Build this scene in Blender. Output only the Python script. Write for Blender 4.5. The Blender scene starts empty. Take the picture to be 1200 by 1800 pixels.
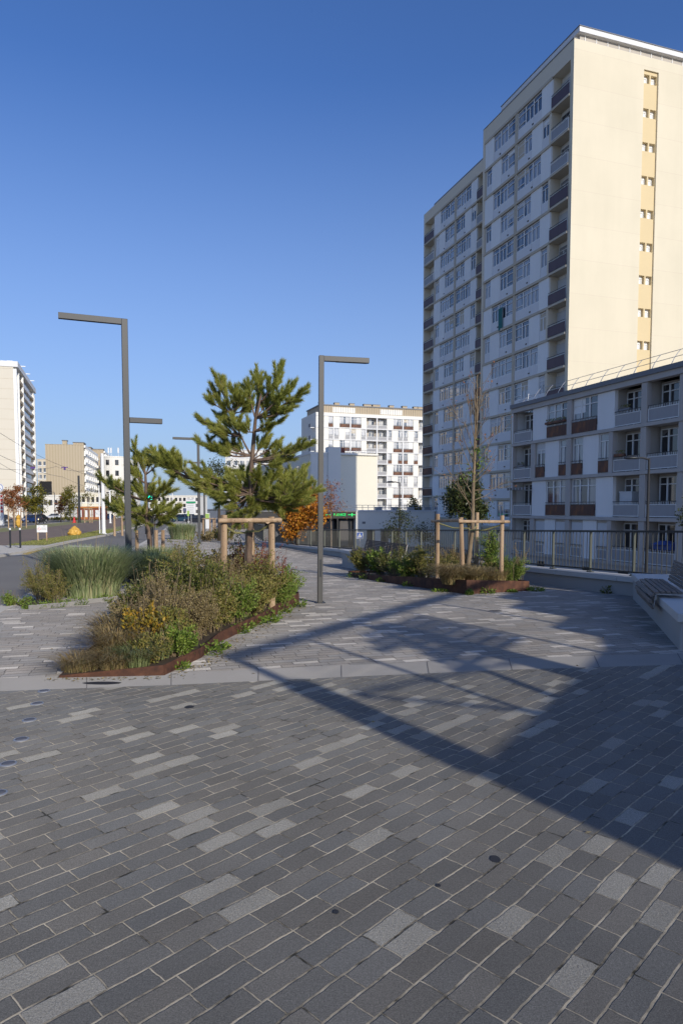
import bpy, bmesh, math, random
import numpy as np
from mathutils import Vector, Matrix
R = math.radians
SC = bpy.context.scene
COL = SC.collection
# ------------------------------------------------------------------ camera
TH = math.atan(.06); FPX = 1200.; H0 = 893 + FPX * .06
S_, C_ = math.sin(TH), math.cos(TH)
cd = bpy.data.cameras.new('camera'); cam = bpy.data.objects.new('camera', cd); COL.objects.link(cam)
cam.location = (0, 0, 1.6); cam.rotation_euler = (R(90) - TH, 0, 0)
cd.sensor_width = 36; cd.lens = 24; cd.shift_y = (H0 - 900) / 1800.; cd.clip_start = .05; cd.clip_end = 6000
SC.camera = cam
# ------------------------------------------------------------------ sky and sun
ELEV = R(21); AZ = R(32.5)
w = bpy.data.worlds.new('World'); SC.world = w; w.use_nodes = True
nt = w.node_tree; sk = nt.nodes.new('ShaderNodeTexSky'); sk.sky_type = 'NISHITA'; sk.sun_disc = False
sk.sun_elevation = ELEV; sk.sun_rotation = R(149); sk.air_density = 1.0; sk.dust_density = 1.7; sk.ozone_density = 8.0; sk.altitude = 0
tm = nt.nodes.new('ShaderNodeMix'); tm.data_type = 'RGBA'; tm.blend_type = 'MULTIPLY'; tm.inputs[0].default_value = 1; tm.inputs[7].default_value = (.96, .955, 1.08, 1)
nt.links.new(sk.outputs[0], tm.inputs[6])
tc = nt.nodes.new('ShaderNodeTexCoord'); sx = nt.nodes.new('ShaderNodeSeparateXYZ'); nt.links.new(tc.outputs['Generated'], sx.inputs[0])
mr = nt.nodes.new('ShaderNodeMapRange'); mr.inputs['From Min'].default_value = .52; mr.inputs['From Max'].default_value = .0; nt.links.new(sx.outputs[2], mr.inputs['Value'])
pw = nt.nodes.new('ShaderNodeMath'); pw.operation = 'POWER'; pw.inputs[1].default_value = 1.25; nt.links.new(mr.outputs[0], pw.inputs[0])
ps = nt.nodes.new('ShaderNodeMath'); ps.operation = 'MULTIPLY'; ps.inputs[1].default_value = .66; nt.links.new(pw.outputs[0], ps.inputs[0])
hz = nt.nodes.new('ShaderNodeMix'); hz.data_type = 'RGBA'; hz.inputs[7].default_value = (3.25, 4.0, 5.05, 1)
nt.links.new(ps.outputs[0], hz.inputs[0]); nt.links.new(tm.outputs[2], hz.inputs[6]); nt.links.new(hz.outputs[2], nt.nodes['Background'].inputs[0]); nt.nodes['Background'].inputs[1].default_value = .15
sl = bpy.data.lights.new('sun', 'SUN'); sl.energy = 3.7; sl.angle = R(.53); sl.color = (1, .915, .765)
so = bpy.data.objects.new('sun', sl); COL.objects.link(so)
sv = Vector((-math.sin(AZ) * math.cos(ELEV), math.cos(AZ) * math.cos(ELEV), -math.sin(ELEV)))
so.rotation_euler = sv.to_track_quat('-Z', 'Y').to_euler(); so.location = (20, -40, 40)
SC.view_settings.view_transform = 'Standard'; SC.view_settings.look = 'None'; SC.view_settings.exposure = 0.0
SC.render.engine = 'CYCLES'

# ------------------------------------------------------------------ ground heights and surveying
GP = [(-50, 0), (10.5, 0), (13, -.06), (20, -.3), (27.5, -.47), (35, -.58), (60, -.75), (140, -1.1), (400, -2.0), (3000, -4.)]
def g(y):
    if y <= GP[0][0]: return 0
    for a, b in zip(GP, GP[1:]):
        if y <= b[0]: return a[1] + (b[1] - a[1]) * (y - a[0]) / (b[0] - a[0])
    return -4.
def ray(px, py):
    yc = (H0 - py) / FPX
    return ((px - 600) / FPX, C_ + yc * S_, -S_ + yc * C_)
def D(px, py, Y):
    r = ray(px, py); t = Y / r[1]; return Vector((r[0] * t, Y, 1.6 + r[2] * t))
def G(px, py, dz=0):
    r = ray(px, py); z = 0
    for i in range(80):
        t = (z + dz - 1.6) / r[2]; z = .6 * z + .4 * g(r[1] * t)
    return Vector((r[0] * t, r[1] * t, z))
GA = R(18.4)
d1 = Vector((-math.sin(GA), math.cos(GA), 0)); d2 = Vector((math.cos(GA), math.sin(GA), 0))
def UV(u, v, z=0): return d1 * u + d2 * v + Vector((0, 0, z))
def gp(x, y, dz=0): return Vector((x, y, g(y) + dz))

# ------------------------------------------------------------------ mesh helpers
class MB:
    def __init__(s): s.v = []; s.f = []; s.m = []
    def add(s, vs, fs, mi=0):
        n = len(s.v); s.v += [tuple(v) for v in vs]; s.f += [tuple(i + n for i in f) for f in fs]; s.m += [mi] * len(fs)
    def box(s, x0, x1, y0, y1, z0, z1, mi=0):
        s.add([(x, y, z) for z in (z0, z1) for x, y in ((x0, y0), (x1, y0), (x1, y1), (x0, y1))],
              [(0, 3, 2, 1), (4, 5, 6, 7), (0, 1, 5, 4), (1, 2, 6, 5), (2, 3, 7, 6), (3, 0, 4, 7)], mi)
    def bar(s, a, b, wd, ht=None, up=(0, 0, 1), mi=0):
        a = Vector(a); b = Vector(b); ht = wd if ht is None else ht
        d = (b - a).normalized(); u = Vector(up)
        if abs(d.dot(u)) > .98: u = Vector((0, 1, 0))
        sd = d.cross(u).normalized() * wd / 2; u = sd.cross(d).normalized() * ht / 2
        s.add([a - sd - u, a + sd - u, a + sd + u, a - sd + u, b - sd - u, b + sd - u, b + sd + u, b - sd + u],
              [(0, 3, 2, 1), (4, 5, 6, 7), (0, 1, 5, 4), (1, 2, 6, 5), (2, 3, 7, 6), (3, 0, 4, 7)], mi)
    def tube(s, pts, rad, n=8, mi=0, cap=True):
        pts = [Vector(p) for p in pts]
        if not hasattr(rad, '__len__'): rad = [rad] * len(pts)
        rings = []; vs = []
        for i, p in enumerate(pts):
            d = (pts[min(i + 1, len(pts) - 1)] - pts[max(i - 1, 0)])
            if d.length < 1e-9: d = Vector((0, 0, 1))
            d.normalize(); u = Vector((0, 0, 1)) if abs(d.z) < .9 else Vector((1, 0, 0))
            a = d.cross(u).normalized(); b = d.cross(a)
            vs += [p + (a * math.cos(2 * math.pi * k / n) + b * math.sin(2 * math.pi * k / n)) * rad[i] for k in range(n)]
        fs = [(i * n + k, i * n + (k + 1) % n, (i + 1) * n + (k + 1) % n, (i + 1) * n + k) for i in range(len(pts) - 1) for k in range(n)]
        if cap: fs += [tuple(range(n))[::-1], tuple((len(pts) - 1) * n + k for k in range(n))]
        s.add(vs, fs, mi)
    def prism(s, poly, z0, z1, mi=0):   # poly of (x,y)
        n = len(poly)
        s.add([(x, y, z0) for x, y in poly] + [(x, y, z1) for x, y in poly],
              [tuple(range(n))[::-1], tuple(range(n, 2 * n))] + [(i, (i + 1) % n, n + (i + 1) % n, n + i) for i in range(n)], mi)
    def sprism(s, poly, y0, y1, mi=0):  # poly of (x,z) extruded along y
        n = len(poly)
        s.add([(x, y0, z) for x, z in poly] + [(x, y1, z) for x, z in poly],
              [tuple(range(n)), tuple(range(n, 2 * n))[::-1]] + [(i, (i + 1) % n, n + (i + 1) % n, n + i) for i in range(n)], mi)
    def lathe(s, prof, n=16, mi=0, c=(0, 0, 0)):
        vs = [(c[0] + r * math.cos(2 * math.pi * k / n), c[1] + r * math.sin(2 * math.pi * k / n), c[2] + z) for r, z in prof for k in range(n)]
        fs = [(i * n + k, i * n + (k + 1) % n, (i + 1) * n + (k + 1) % n, (i + 1) * n + k) for i in range(len(prof) - 1) for k in range(n)]
        fs += [tuple(range(n))[::-1], tuple((len(prof) - 1) * n + k for k in range(n))]
        s.add(vs, fs, mi)
    def build(s, name, mats, parent=None, loc=(0, 0, 0), rz=0, smooth=False, bevel=0, recalc=True):
        me = bpy.data.meshes.new(name); me.from_pydata([tuple(v) for v in s.v], [], s.f)
        if not isinstance(mats, (list, tuple)): mats = [mats]
        for m in mats: me.materials.append(m)
        if len(mats) > 1: me.polygons.foreach_set('material_index', s.m)
        if recalc:
            bm = bmesh.new(); bm.from_mesh(me); bmesh.ops.recalc_face_normals(bm, faces=bm.faces); bm.to_mesh(me); bm.free()
        if smooth: me.polygons.foreach_set('use_smooth', [True] * len(me.polygons))
        return link(name, me, parent, loc, rz, bevel)
def link(name, me, parent=None, loc=(0, 0, 0), rz=0, bevel=0):
    o = bpy.data.objects.new(name, me); COL.objects.link(o); o.location = loc; o.rotation_euler = (0, 0, rz)
    if parent: o.parent = parent
    if bevel:
        b = o.modifiers.new('bevel', 'BEVEL'); b.width = bevel; b.segments = 2; b.limit_method = 'ANGLE'; b.angle_limit = R(40)
    return o
def empty(name, label, cat, loc=(0, 0, 0), rz=0, group=None):
    o = bpy.data.objects.new(name, None); COL.objects.link(o); o.location = loc; o.rotation_euler = (0, 0, rz)
    return tag(o, label, cat, group)
def tag(o, label, cat=None, group=None, kind=None):
    if label: o['label'] = label
    if cat: o['category'] = cat
    if group: o['group'] = group
    if kind: o['kind'] = kind
    return o
def struct(o, label=None, kind='structure'):
    o['kind'] = kind
    if label: o['label'] = label
    return o
def children(o): return [c for c in COL.objects if c.parent == o]
def dup(root, loc, rz=0, label=None, group=None, sc=None):
    def rec(o, par):
        c = o.copy(); COL.objects.link(c)
        if par: c.parent = par
        for ch in o.children: rec(ch, c)
        return c
    r = rec(root, None); r.location = loc; r.rotation_euler = (0, 0, rz)
    if label: r['label'] = label
    if group: r['group'] = group
    if sc: r.scale = (sc, sc, sc)
    return r

# ------------------------------------------------------------------ materials
class NT:
    def __init__(s, name):
        s.m = bpy.data.materials.new(name); s.m.use_nodes = True; s.t = s.m.node_tree; s.b = s.t.nodes['Principled BSDF']
        s.out = s.t.nodes['Material Output']
    def n(s, ty, **k):
        x = s.t.nodes.new(ty)
        for a, b in k.items(): setattr(x, a, b)
        return x
    def put(s, sock, v):
        if isinstance(v, bpy.types.NodeSocket): s.t.links.new(v, sock)
        elif v is not None:
            if isinstance(v, (tuple, list)) and len(v) == 3 and len(sock.default_value) == 4: v = (*v, 1)
            sock.default_value = v
    def math(s, op, a, b=None, c=None, clamp=False):
        x = s.n('ShaderNodeMath', operation=op, use_clamp=clamp)
        for i, v in enumerate((a, b, c)):
            if v is not None: s.put(x.inputs[i], v)
        return x.outputs[0]
    def mix(s, f, a, b, mode='MIX'):
        x = s.n('ShaderNodeMix', data_type='RGBA', blend_type=mode)
        s.put(x.inputs[0], f); s.put(x.inputs[6], a); s.put(x.inputs[7], b); return x.outputs[2]
    def noise(s, scale, detail=3, rough=.55, vec=None, dist=0):
        x = s.n('ShaderNodeTexNoise'); x.inputs['Scale'].default_value = scale; x.inputs['Detail'].default_value = detail
        x.inputs['Roughness'].default_value = rough; x.inputs['Distortion'].default_value = dist
        if vec is not None: s.put(x.inputs['Vector'], vec)
        return x.outputs[0]
    def coord(s, k='Object'): return s.n('ShaderNodeTexCoord').outputs[k]
    def ramp(s, f, pts):
        x = s.n('ShaderNodeValToRGB'); e = x.color_ramp.elements
        while len(e) < len(pts): e.new(.5)
        for i, (p, c) in enumerate(pts): e[i].position = p; e[i].color = (*c, 1) if len(c) == 3 else c
        s.put(x.inputs[0], f); return x.outputs[0]
    def bump(s, h, strength=.3, dist=.01):
        x = s.n('ShaderNodeBump'); x.inputs['Strength'].default_value = strength; x.inputs['Distance'].default_value = dist
        s.put(x.inputs['Height'], h); s.t.links.new(x.outputs[0], s.b.inputs['Normal'])
    def mapv(s, vec, scale=(1, 1, 1), rot=(0, 0, 0)):
        x = s.n('ShaderNodeMapping'); x.inputs['Scale'].default_value = scale; x.inputs['Rotation'].default_value = rot
        s.put(x.inputs['Vector'], vec); return x.outputs[0]
    def fin(s, col=None, rough=.7, metal=0, spec=None):
        if col is not None: s.put(s.b.inputs['Base Color'], col)
        s.put(s.b.inputs['Roughness'], rough); s.put(s.b.inputs['Metallic'], metal)
        if spec is not None: s.b.inputs['Specular IOR Level'].default_value = spec
        return s.m
def mat_plain(name, col, rough=.7, var=.18, scale=3, metal=0, streak=False, bump=0, fine=40, spec=None):
    t = NT(name); c = t.coord()
    n1 = t.noise(scale, 5, .6, c)
    if streak: n1 = t.noise(scale, 5, .6, t.mapv(c, (1, 1, .12)))
    k = t.math('MULTIPLY_ADD', n1, 2 * var, 1 - var)
    n2 = t.noise(fine, 3, .6, c); k = t.math('MULTIPLY', k, t.math('MULTIPLY_ADD', n2, var, 1 - var / 2))
    x = t.n('ShaderNodeVectorMath', operation='SCALE'); x.inputs[0].default_value = col; t.put(x.inputs['Scale'], k)
    if bump: t.bump(n2, bump, .01)
    return t.fin(x.outputs[0], rough, metal, spec)
def mat_emit(name, col, st):
    t = NT(name); t.b.inputs['Base Color'].default_value = (*col, 1); t.b.inputs['Emission Color'].default_value = (*col, 1); t.b.inputs['Emission Strength'].default_value = st
    return t.m
def mat_leaf(name, cols, rough=.55, transl=.35):
    t = NT(name); gi = t.n('ShaderNodeNewGeometry').outputs['Random Per Island']
    n = t.noise(2.2, 2, .5, t.coord())
    f = t.math('ADD', t.math('MULTIPLY', gi, .75), t.math('MULTIPLY', t.math('SUBTRACT', n, .35), .7), clamp=True)
    k = len(cols); col = t.ramp(f, [(i / (k - 1), c) for i, c in enumerate(cols)])
    t.fin(col, rough, spec=.25)
    tr = t.n('ShaderNodeBsdfTranslucent'); t.put(tr.inputs[0], col)
    mx = t.n('ShaderNodeMixShader'); mx.inputs[0].default_value = transl * .42
    t.t.links.new(t.b.outputs[0], mx.inputs[1]); t.t.links.new(tr.outputs[0], mx.inputs[2]); t.t.links.new(mx.outputs[0], t.out.inputs[0])
    return t.m
def mat_pavers(name, ang, L, W, J, light, dark=(.075, .078, .088), pale=(.25, .235, .21), mort=(.27, .24, .19), warp=0.0):
    t = NT(name); co = t.coord()
    sp = t.n('ShaderNodeSeparateXYZ'); t.put(sp.inputs[0], co); X, Y = sp.outputs[0], sp.outputs[1]
    ca, sa = math.cos(ang), math.sin(ang)      # row direction = (sin,cos) of azimuth
    wob = t.math('MULTIPLY', t.math('SUBTRACT', t.noise(1.1, 2, .5, co), .5), .05)
    wob2 = t.math('MULTIPLY', t.math('SUBTRACT', t.noise(14, 3, .6, co), .5), .012)
    u = t.math('ADD', t.math('MULTIPLY', X, sa), t.math('MULTIPLY', Y, ca))
    v = t.math('ADD', t.math('SUBTRACT', t.math('MULTIPLY', X, ca), t.math('MULTIPLY', Y, sa)), t.math('ADD', wob, wob2))
    if warp: v = t.math('ADD', v, t.math('MULTIPLY', t.math('MULTIPLY', u, u), warp))
    u = t.math('ADD', u, wob2)
    vr = t.math('DIVIDE', v, W); r = t.math('FLOOR', vr); fv = t.math('SUBTRACT', vr, r)
    def wn(a, b=0.0):
        c = t.n('ShaderNodeCombineXYZ'); t.put(c.inputs[0], a); t.put(c.inputs[1], b)
        x = t.n('ShaderNodeTexWhiteNoise', noise_dimensions='2D'); t.put(x.inputs['Vector'], c.outputs[0]); return x.outputs[0]
    off = wn(r, 3.7); Lr = t.math('MULTIPLY_ADD', wn(r, 9.1), .22 * L, .89 * L)
    ur = t.math('ADD', t.math('DIVIDE', u, Lr), t.math('MULTIPLY', off, 7.)); c = t.math('FLOOR', ur); fu = t.math('SUBTRACT', ur, c)
    idn = wn(r, c); idn2 = wn(t.math('ADD', r, 91.5), c)
    du = t.math('MULTIPLY', t.math('MINIMUM', fu, t.math('SUBTRACT', 1., fu)), Lr)
    dv = t.math('MULTIPLY', t.math('MINIMUM', fv, t.math('SUBTRACT', 1., fv)), W)
    dm = t.math('MINIMUM', t.math('MULTIPLY', du, 1.4), dv)
    jm = t.n('ShaderNodeMapRange'); jm.inputs['From Min'].default_value = J * .55; jm.inputs['From Max'].default_value = J
    jm.inputs['To Min'].default_value = 1; jm.inputs['To Max'].default_value = 0; t.put(jm.inputs['Value'], dm); joint = jm.outputs[0]
    cv = t.n('ShaderNodeCombineXYZ'); t.put(cv.inputs[0], t.math('MULTIPLY', r, W)); t.put(cv.inputs[1], t.math('MULTIPLY', t.math('SUBTRACT', c, t.math('MULTIPLY', off, 7.)), Lr))
    cl = t.noise(.9, 2, .5, cv.outputs[0])
    isl = t.math('LESS_THAN', idn, t.math('MULTIPLY_ADD', cl, light * 2.6, -light * .45))
    gr = t.noise(190, 4, .85, co); gr2 = t.noise(75, 4, .8, co)
    spk = t.math('MULTIPLY', t.math('MULTIPLY_ADD', gr, 3.4, -.7), t.math('MULTIPLY_ADD', gr2, 1.0, .5))
    k = t.math('MULTIPLY', t.math('MULTIPLY_ADD', idn2, .24, .88), spk)
    dirt = t.noise(.8, 5, .65, co); k = t.math('MULTIPLY', k, t.math('MULTIPLY_ADD', dirt, .9, .55))
    warm = tuple(dark[i] * (1.06, 1.0, .93)[i] for i in range(3)); base = t.mix(isl, t.mix(wn(t.math('ADD', r, 31.5), c), dark, warm), pale)
    g3 = t.noise(34, 3, .9, co); spk = t.math('MULTIPLY', spk, t.math('MULTIPLY_ADD', g3, 1.3, .35))
    sc = t.n('ShaderNodeVectorMath', operation='SCALE'); t.put(sc.inputs[0], base); t.put(sc.inputs['Scale'], k)
    mfil = t.noise(5, 4, .7, co)
    mcol = t.ramp(mfil, [(.36, (.035, .032, .022)), (.47, tuple(.6 * q for q in mort)), (.6, mort)])
    col = t.mix(joint, sc.outputs[0], mcol)
    h = t.math('SUBTRACT', t.math('ADD', t.math('MULTIPLY', gr2, t.math('MULTIPLY_ADD', isl, .5, .22)), t.math('MULTIPLY', idn2, .25)), t.math('MULTIPLY', joint, .9))
    t.bump(h, .9, .007)
    t.b.inputs['Diffuse Roughness'].default_value = 1.0
    return t.fin(col, t.math('MULTIPLY_ADD', gr, .3, .6), spec=.3)
M = {}
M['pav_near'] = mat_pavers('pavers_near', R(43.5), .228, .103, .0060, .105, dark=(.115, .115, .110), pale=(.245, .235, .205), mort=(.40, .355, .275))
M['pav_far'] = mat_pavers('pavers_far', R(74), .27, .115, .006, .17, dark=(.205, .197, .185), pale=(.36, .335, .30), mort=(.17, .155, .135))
M['granite'] = mat_plain('granite_band', (.235, .225, .21), .9, .12, 2, fine=240, bump=.15)
M['kerb'] = mat_plain('kerb_granite', (.27, .26, .245), .75, .15, 2, fine=150, bump=.1)
M['asphalt'] = mat_plain('asphalt', (.10, .097, .095), .8, .2, .5, fine=120, bump=.3)
M['concrete'] = mat_plain('pale_concrete', (.36, .35, .33), .8, .12, 1.2, fine=60, bump=.08, streak=True)
M['coping'] = mat_plain('coping_concrete', (.50, .49, .46), .75, .1, 1.5, fine=60, bump=.05)
M['street'] = mat_plain('street', (.16, .16, .16), .85, .2, .3)
M['land'] = mat_plain('land', (.22, .21, .18), .9, .25, .05)
M['grassland'] = mat_plain('lawn', (.27, .25, .085), .9, .3, .8, fine=30, bump=.6)
M['soil'] = mat_plain('soil', (.235, .165, .115), .95, .3, .9, fine=30, bump=.8)
M['mulch'] = mat_plain('planter_soil', (.07, .048, .03), .95, .35, 6, fine=60, bump=.9)
for k_ in ('granite', 'kerb', 'asphalt'):
    b_ = M[k_].node_tree.nodes['Principled BSDF']; b_.inputs['Diffuse Roughness'].default_value = 1.0; b_.inputs['Specular IOR Level'].default_value = .2
M['ypaint'] = mat_plain('yellow_paint', (.55, .38, .09), .8, .25, 3)
M['wpaint'] = mat_plain('white_paint', (.5, .5, .48), .8, .25, 3)
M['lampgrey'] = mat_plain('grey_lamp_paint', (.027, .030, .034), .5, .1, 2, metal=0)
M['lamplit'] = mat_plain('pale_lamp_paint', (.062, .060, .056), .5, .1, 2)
M['darkgrey'] = mat_plain('dark_fence_paint', (.028, .032, .036), .45, .15, 4, metal=.3)
M['fencepost'] = mat_plain('olive_fence_post', (.085, .09, .07), .45, .15, 4, metal=.3)
M['fencebar'] = mat_plain('fence_bar', (.062, .062, .05), .45, .15, 4, metal=.2)
M['steel'] = mat_plain('brushed_steel', (.42, .42, .42), .5, .1, 5, metal=.6)
M['lens'] = mat_plain('blue_lens', (.13, .13, .14), .6, .05, 5, spec=.2)
t = NT('weathered_steel'); c = t.coord(); n = t.noise(7, 6, .7, c); n2 = t.noise(60, 3, .6, c)
col = t.ramp(n, [(.3, (.038, .017, .012)), (.5, (.095, .038, .02)), (.68, (.16, .068, .035))]); t.bump(n2, .3, .004); M['corten'] = t.fin(col, .8, .1)
t = NT('stake_wood'); c = t.coord(); n = t.noise(9, 5, .6, t.mapv(c, (1, 1, .1))); n2 = t.noise(25, 3, .6, c)
col = t.ramp(n, [(.3, (.23, .145, .08)), (.5, (.40, .275, .165)), (.7, (.50, .37, .235))]); t.bump(n2, .3, .006); M['stake'] = t.fin(t.mix(t.math('GREATER_THAN', n2, .66), col, (.13, .085, .05)), .8)
t = NT('bench_wood'); c = t.coord(); n = t.noise(7, 5, .6, t.mapv(c, (14, .8, 14), (0, 0, 0))); 
col = t.ramp(n, [(.3, (.10, .085, .075)), (.7, (.24, .20, .165))]); t.bump(n, .2, .004); M['benchwood'] = t.fin(col, .75)
t = NT('brown_bench_wood'); c = t.coord(); n = t.noise(7, 5, .6, t.mapv(c, (.8, 14, 14)))
col = t.ramp(n, [(.3, (.07, .05, .042)), (.7, (.17, .12, .095))]); M['brownwood'] = t.fin(col, .75)
def mat_bark(name, a, b):
    t = NT(name); c = t.coord(); n = t.noise(14, 6, .7, t.mapv(c, (1, 1, .3))); t.bump(n, .6, .02); return t.fin(t.ramp(n, [(.3, a), (.7, b)]), .9)
M['bark_pine'] = mat_bark('pine_bark', (.07, .045, .032), (.22, .15, .105))
M['bark_grey'] = mat_bark('grey_bark', (.12, .09, .065), (.30, .23, .165))
M['bark_dark'] = mat_bark('dark_bark', (.035, .028, .02), (.10, .075, .05))
M['twig'] = mat_bark('twig', (.12, .085, .05), (.28, .21, .13))
M['stem_red'] = mat_bark('red_stem', (.10, .035, .025), (.20, .08, .05))
M['needle'] = mat_leaf('pine_needles', [(.10, .13, .025), (.22, .25, .05), (.36, .37, .08), (.44, .36, .13)], .45, .45)
M['lf_dark'] = mat_leaf('dark_leaves', [(.045, .06, .016), (.085, .105, .025), (.16, .165, .04), (.24, .20, .07)], .4, .2)
M['lf_ever'] = mat_leaf('evergreen_leaves', [(.018, .028, .008), (.032, .046, .013), (.06, .07, .02), (.10, .10, .03)], .4, .2)
M['lf_green'] = mat_leaf('green_leaves', [(.06, .11, .015), (.13, .20, .03), (.21, .28, .05), (.28, .32, .07)], .5, .35)
M['lf_mix'] = mat_leaf('mixed_leaves', [(.09, .10, .024), (.17, .18, .04), (.26, .22, .06), (.30, .21, .09)], .55, .25)
M['lf_dry'] = mat_leaf('dry_leaves', [(.12, .09, .035), (.21, .16, .065), (.29, .23, .11), (.36, .29, .16)], .8, .25)
M['lf_yellow'] = mat_leaf('yellow_leaves', [(.10, .12, .025), (.20, .15, .03), (.42, .28, .03), (.34, .15, .025)], .5, .4)
M['lf_orange'] = mat_leaf('orange_leaves', [(.16, .05, .010), (.38, .13, .015), (.50, .21, .02), (.40, .27, .05)], .5, .35)
M['lf_rust'] = mat_leaf('rusty_leaves', [(.12, .05, .02), (.26, .09, .035), (.34, .13, .05), (.20, .16, .04)], .6, .3)
M['lf_olive'] = mat_leaf('olive_leaves', [(.05, .06, .012), (.11, .115, .018), (.19, .165, .02), (.24, .18, .03)], .6, .35)
M['lf_red'] = mat_leaf('red_leaves', [(.10, .03, .02), (.22, .05, .03), (.30, .10, .05)], .6, .3)
M['gr_blue'] = mat_leaf('blue_grass', [(.15, .20, .08), (.25, .31, .14), (.34, .38, .20), (.46, .41, .22)], .5, .45)
M['gr_dark'] = mat_leaf('dark_grass', [(.12, .15, .06), (.22, .26, .11), (.34, .37, .17)], .5, .45)
M['lawn_blade'] = mat_leaf('lawn_blades', [(.14, .16, .04), (.24, .25, .07), (.34, .31, .12)], .7, .3)
M['gr_straw'] = mat_leaf('straw_grass', [(.16, .11, .045), (.28, .20, .09), (.38, .29, .14), (.14, .16, .04)], .7, .3)
# facades
M['cream'] = mat_plain('cream_render', (.68, .605, .475), .85, .045, .35, fine=8, bump=.03)
t = NT('gable_render'); c = t.coord(); br = t.n('ShaderNodeTexBrick'); br.inputs['Scale'].default_value = 1; br.inputs['Brick Width'].default_value = 4.3; br.inputs['Row Height'].default_value = 2.73; br.inputs['Mortar Size'].default_value = .018; br.offset = 0
br.inputs['Color1'].default_value = (.69, .63, .485, 1); br.inputs['Color2'].default_value = (.672, .61, .465, 1); br.inputs['Mortar'].default_value = (.63, .555, .43, 1)
t.put(br.inputs['Vector'], t.mapv(c, rot=(R(90), 0, 0))); n = t.noise(.5, 6, .65, t.mapv(c, (1, 1, .10))); n2 = t.noise(.22, 4, .6, c)
M['gable'] = t.fin(t.mix(1, br.outputs[0], t.ramp(t.math('MULTIPLY', t.math('ADD', n, n2), .5), [(.35, (.93, .925, .91)), (.6, (1.02, 1.01, 1.0))]), 'MULTIPLY'), .85)
M['yellowcream'] = mat_plain('stair_strip_render', (.66, .53, .31), .85, .06, .5, fine=10)
M['trim'] = mat_plain('slab_edge_render', (.52, .46, .36), .85, .12, 1.2, streak=True)
M['panel'] = mat_plain('white_facade_panel', (.80, .80, .78), .8, .07, .8, fine=6, streak=True)
M['panel2'] = mat_plain('greyer_spandrel_panel', (.70, .70, .70), .75, .08, .8, streak=True)
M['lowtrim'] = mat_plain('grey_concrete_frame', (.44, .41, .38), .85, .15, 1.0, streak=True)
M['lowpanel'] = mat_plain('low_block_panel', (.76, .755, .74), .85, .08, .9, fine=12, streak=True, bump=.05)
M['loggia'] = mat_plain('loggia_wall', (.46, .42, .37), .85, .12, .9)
M['wframe'] = mat_plain('white_window_frame', (.72, .72, .70), .5, .05, 2)
M['roofgrey'] = mat_plain('roof_edge', (.16, .165, .18), .6, .15, 1)
M['white'] = mat_plain('white_enamel', (.78, .78, .76), .5, .05, 2)
M['shutter'] = mat_plain('roller_shutter', (.55, .56, .57), .6, .08, 2)
M['railbrown'] = mat_plain('plum_balcony_panel', (.095, .06, .07), .6, .25, 2, streak=True)
t = NT('rusty_panel'); c = t.coord(); n = t.noise(2.5, 5, .6, t.mapv(c, (1, 1, .4)))
M['rusty'] = t.fin(t.ramp(n, [(.3, (.05, .03, .028)), (.52, (.115, .05, .03)), (.7, (.22, .085, .03))]), .7)
M['railpale'] = mat_plain('pale_balcony_panel', (.30, .30, .31), .6, .15, 3, streak=True)
def mat_window(name, glass, curt, frac):
    t = NT(name); c = t.coord(); sp = t.n('ShaderNodeObjectInfo')
    x = t.n('ShaderNodeTexVoronoi'); x.inputs['Scale'].default_value = 1.25
    vm = t.n('ShaderNodeVectorMath', operation='ADD'); t.put(vm.inputs[0], c)
    cb = t.n('ShaderNodeCombineXYZ'); t.put(cb.inputs[0], t.math('MULTIPLY', sp.outputs['Random'], 57.)); t.put(vm.inputs[1], cb.outputs[0])
    t.put(x.inputs['Vector'], t.mapv(vm.outputs[0], (1, 0, .1)))
    s3 = t.n('ShaderNodeSeparateColor'); t.put(s3.inputs[0], x.outputs['Color'])
    fold = t.noise(9, 2, .5, t.mapv(c, (3, 1, .15)))
    cc = t.mix(fold, tuple(.55 * q for q in curt), curt)
    col = t.mix(t.math('LESS_THAN', s3.outputs[0], frac), glass, cc)
    t.fin(col, .06, spec=.8); t.b.inputs['Coat Weight'].default_value = .6; t.b.inputs['Coat Roughness'].default_value = .02
    return t.m
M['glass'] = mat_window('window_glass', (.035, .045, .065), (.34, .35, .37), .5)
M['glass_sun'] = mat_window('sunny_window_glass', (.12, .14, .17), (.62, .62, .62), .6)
M['glass_dark'] = mat_window('dark_glass', (.018, .02, .025), (.16, .15, .15), .3)
M['ltower'] = mat_plain('left_tower_render', (.62, .575, .48), .85, .05, .3)
M['beige'] = mat_plain('beige_corrugated_wall', (.44, .36, .25), .85, .07, .3)
t = NT('corrugated_beige'); c = t.coord(); wv = t.n('ShaderNodeTexWave'); wv.inputs['Scale'].default_value = .35; wv.inputs['Distortion'].default_value = .3; t.put(wv.inputs['Vector'], c)
M['beigewall'] = t.fin(t.mix(wv.outputs[1], (.39, .33, .235), (.45, .385, .285)), .85)
M['offwhite'] = mat_plain('off_white_render', (.74, .72, .66), .85, .05, .3)
M['gablecream'] = mat_plain('pale_gable_render', (.76, .72, .60), .85, .04, .3)
M['brickred'] = mat_plain('red_brown_wall', (.22, .07, .045), .8, .2, 1)
M['orangeb'] = mat_plain('orange_wall', (.5, .19, .05), .8, .15, 1)
M['black'] = mat_plain('black', (.012, .012, .014), .6, .1, 2)
M['rubber'] = mat_plain('rubber', (.02, .02, .02), .8, .1, 2)
M['carglass'] = mat_plain('car_glass', (.02, .025, .03), .05, .05, 1)
M['skin'] = mat_plain('skin', (.45, .28, .2), .6, .05, 4)
M['cloth'] = mat_plain('dark_cloth', (.05, .05, .06), .85, .1, 4)
M['jeans'] = mat_plain('jeans', (.06, .08, .14), .85, .1, 4)
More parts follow.
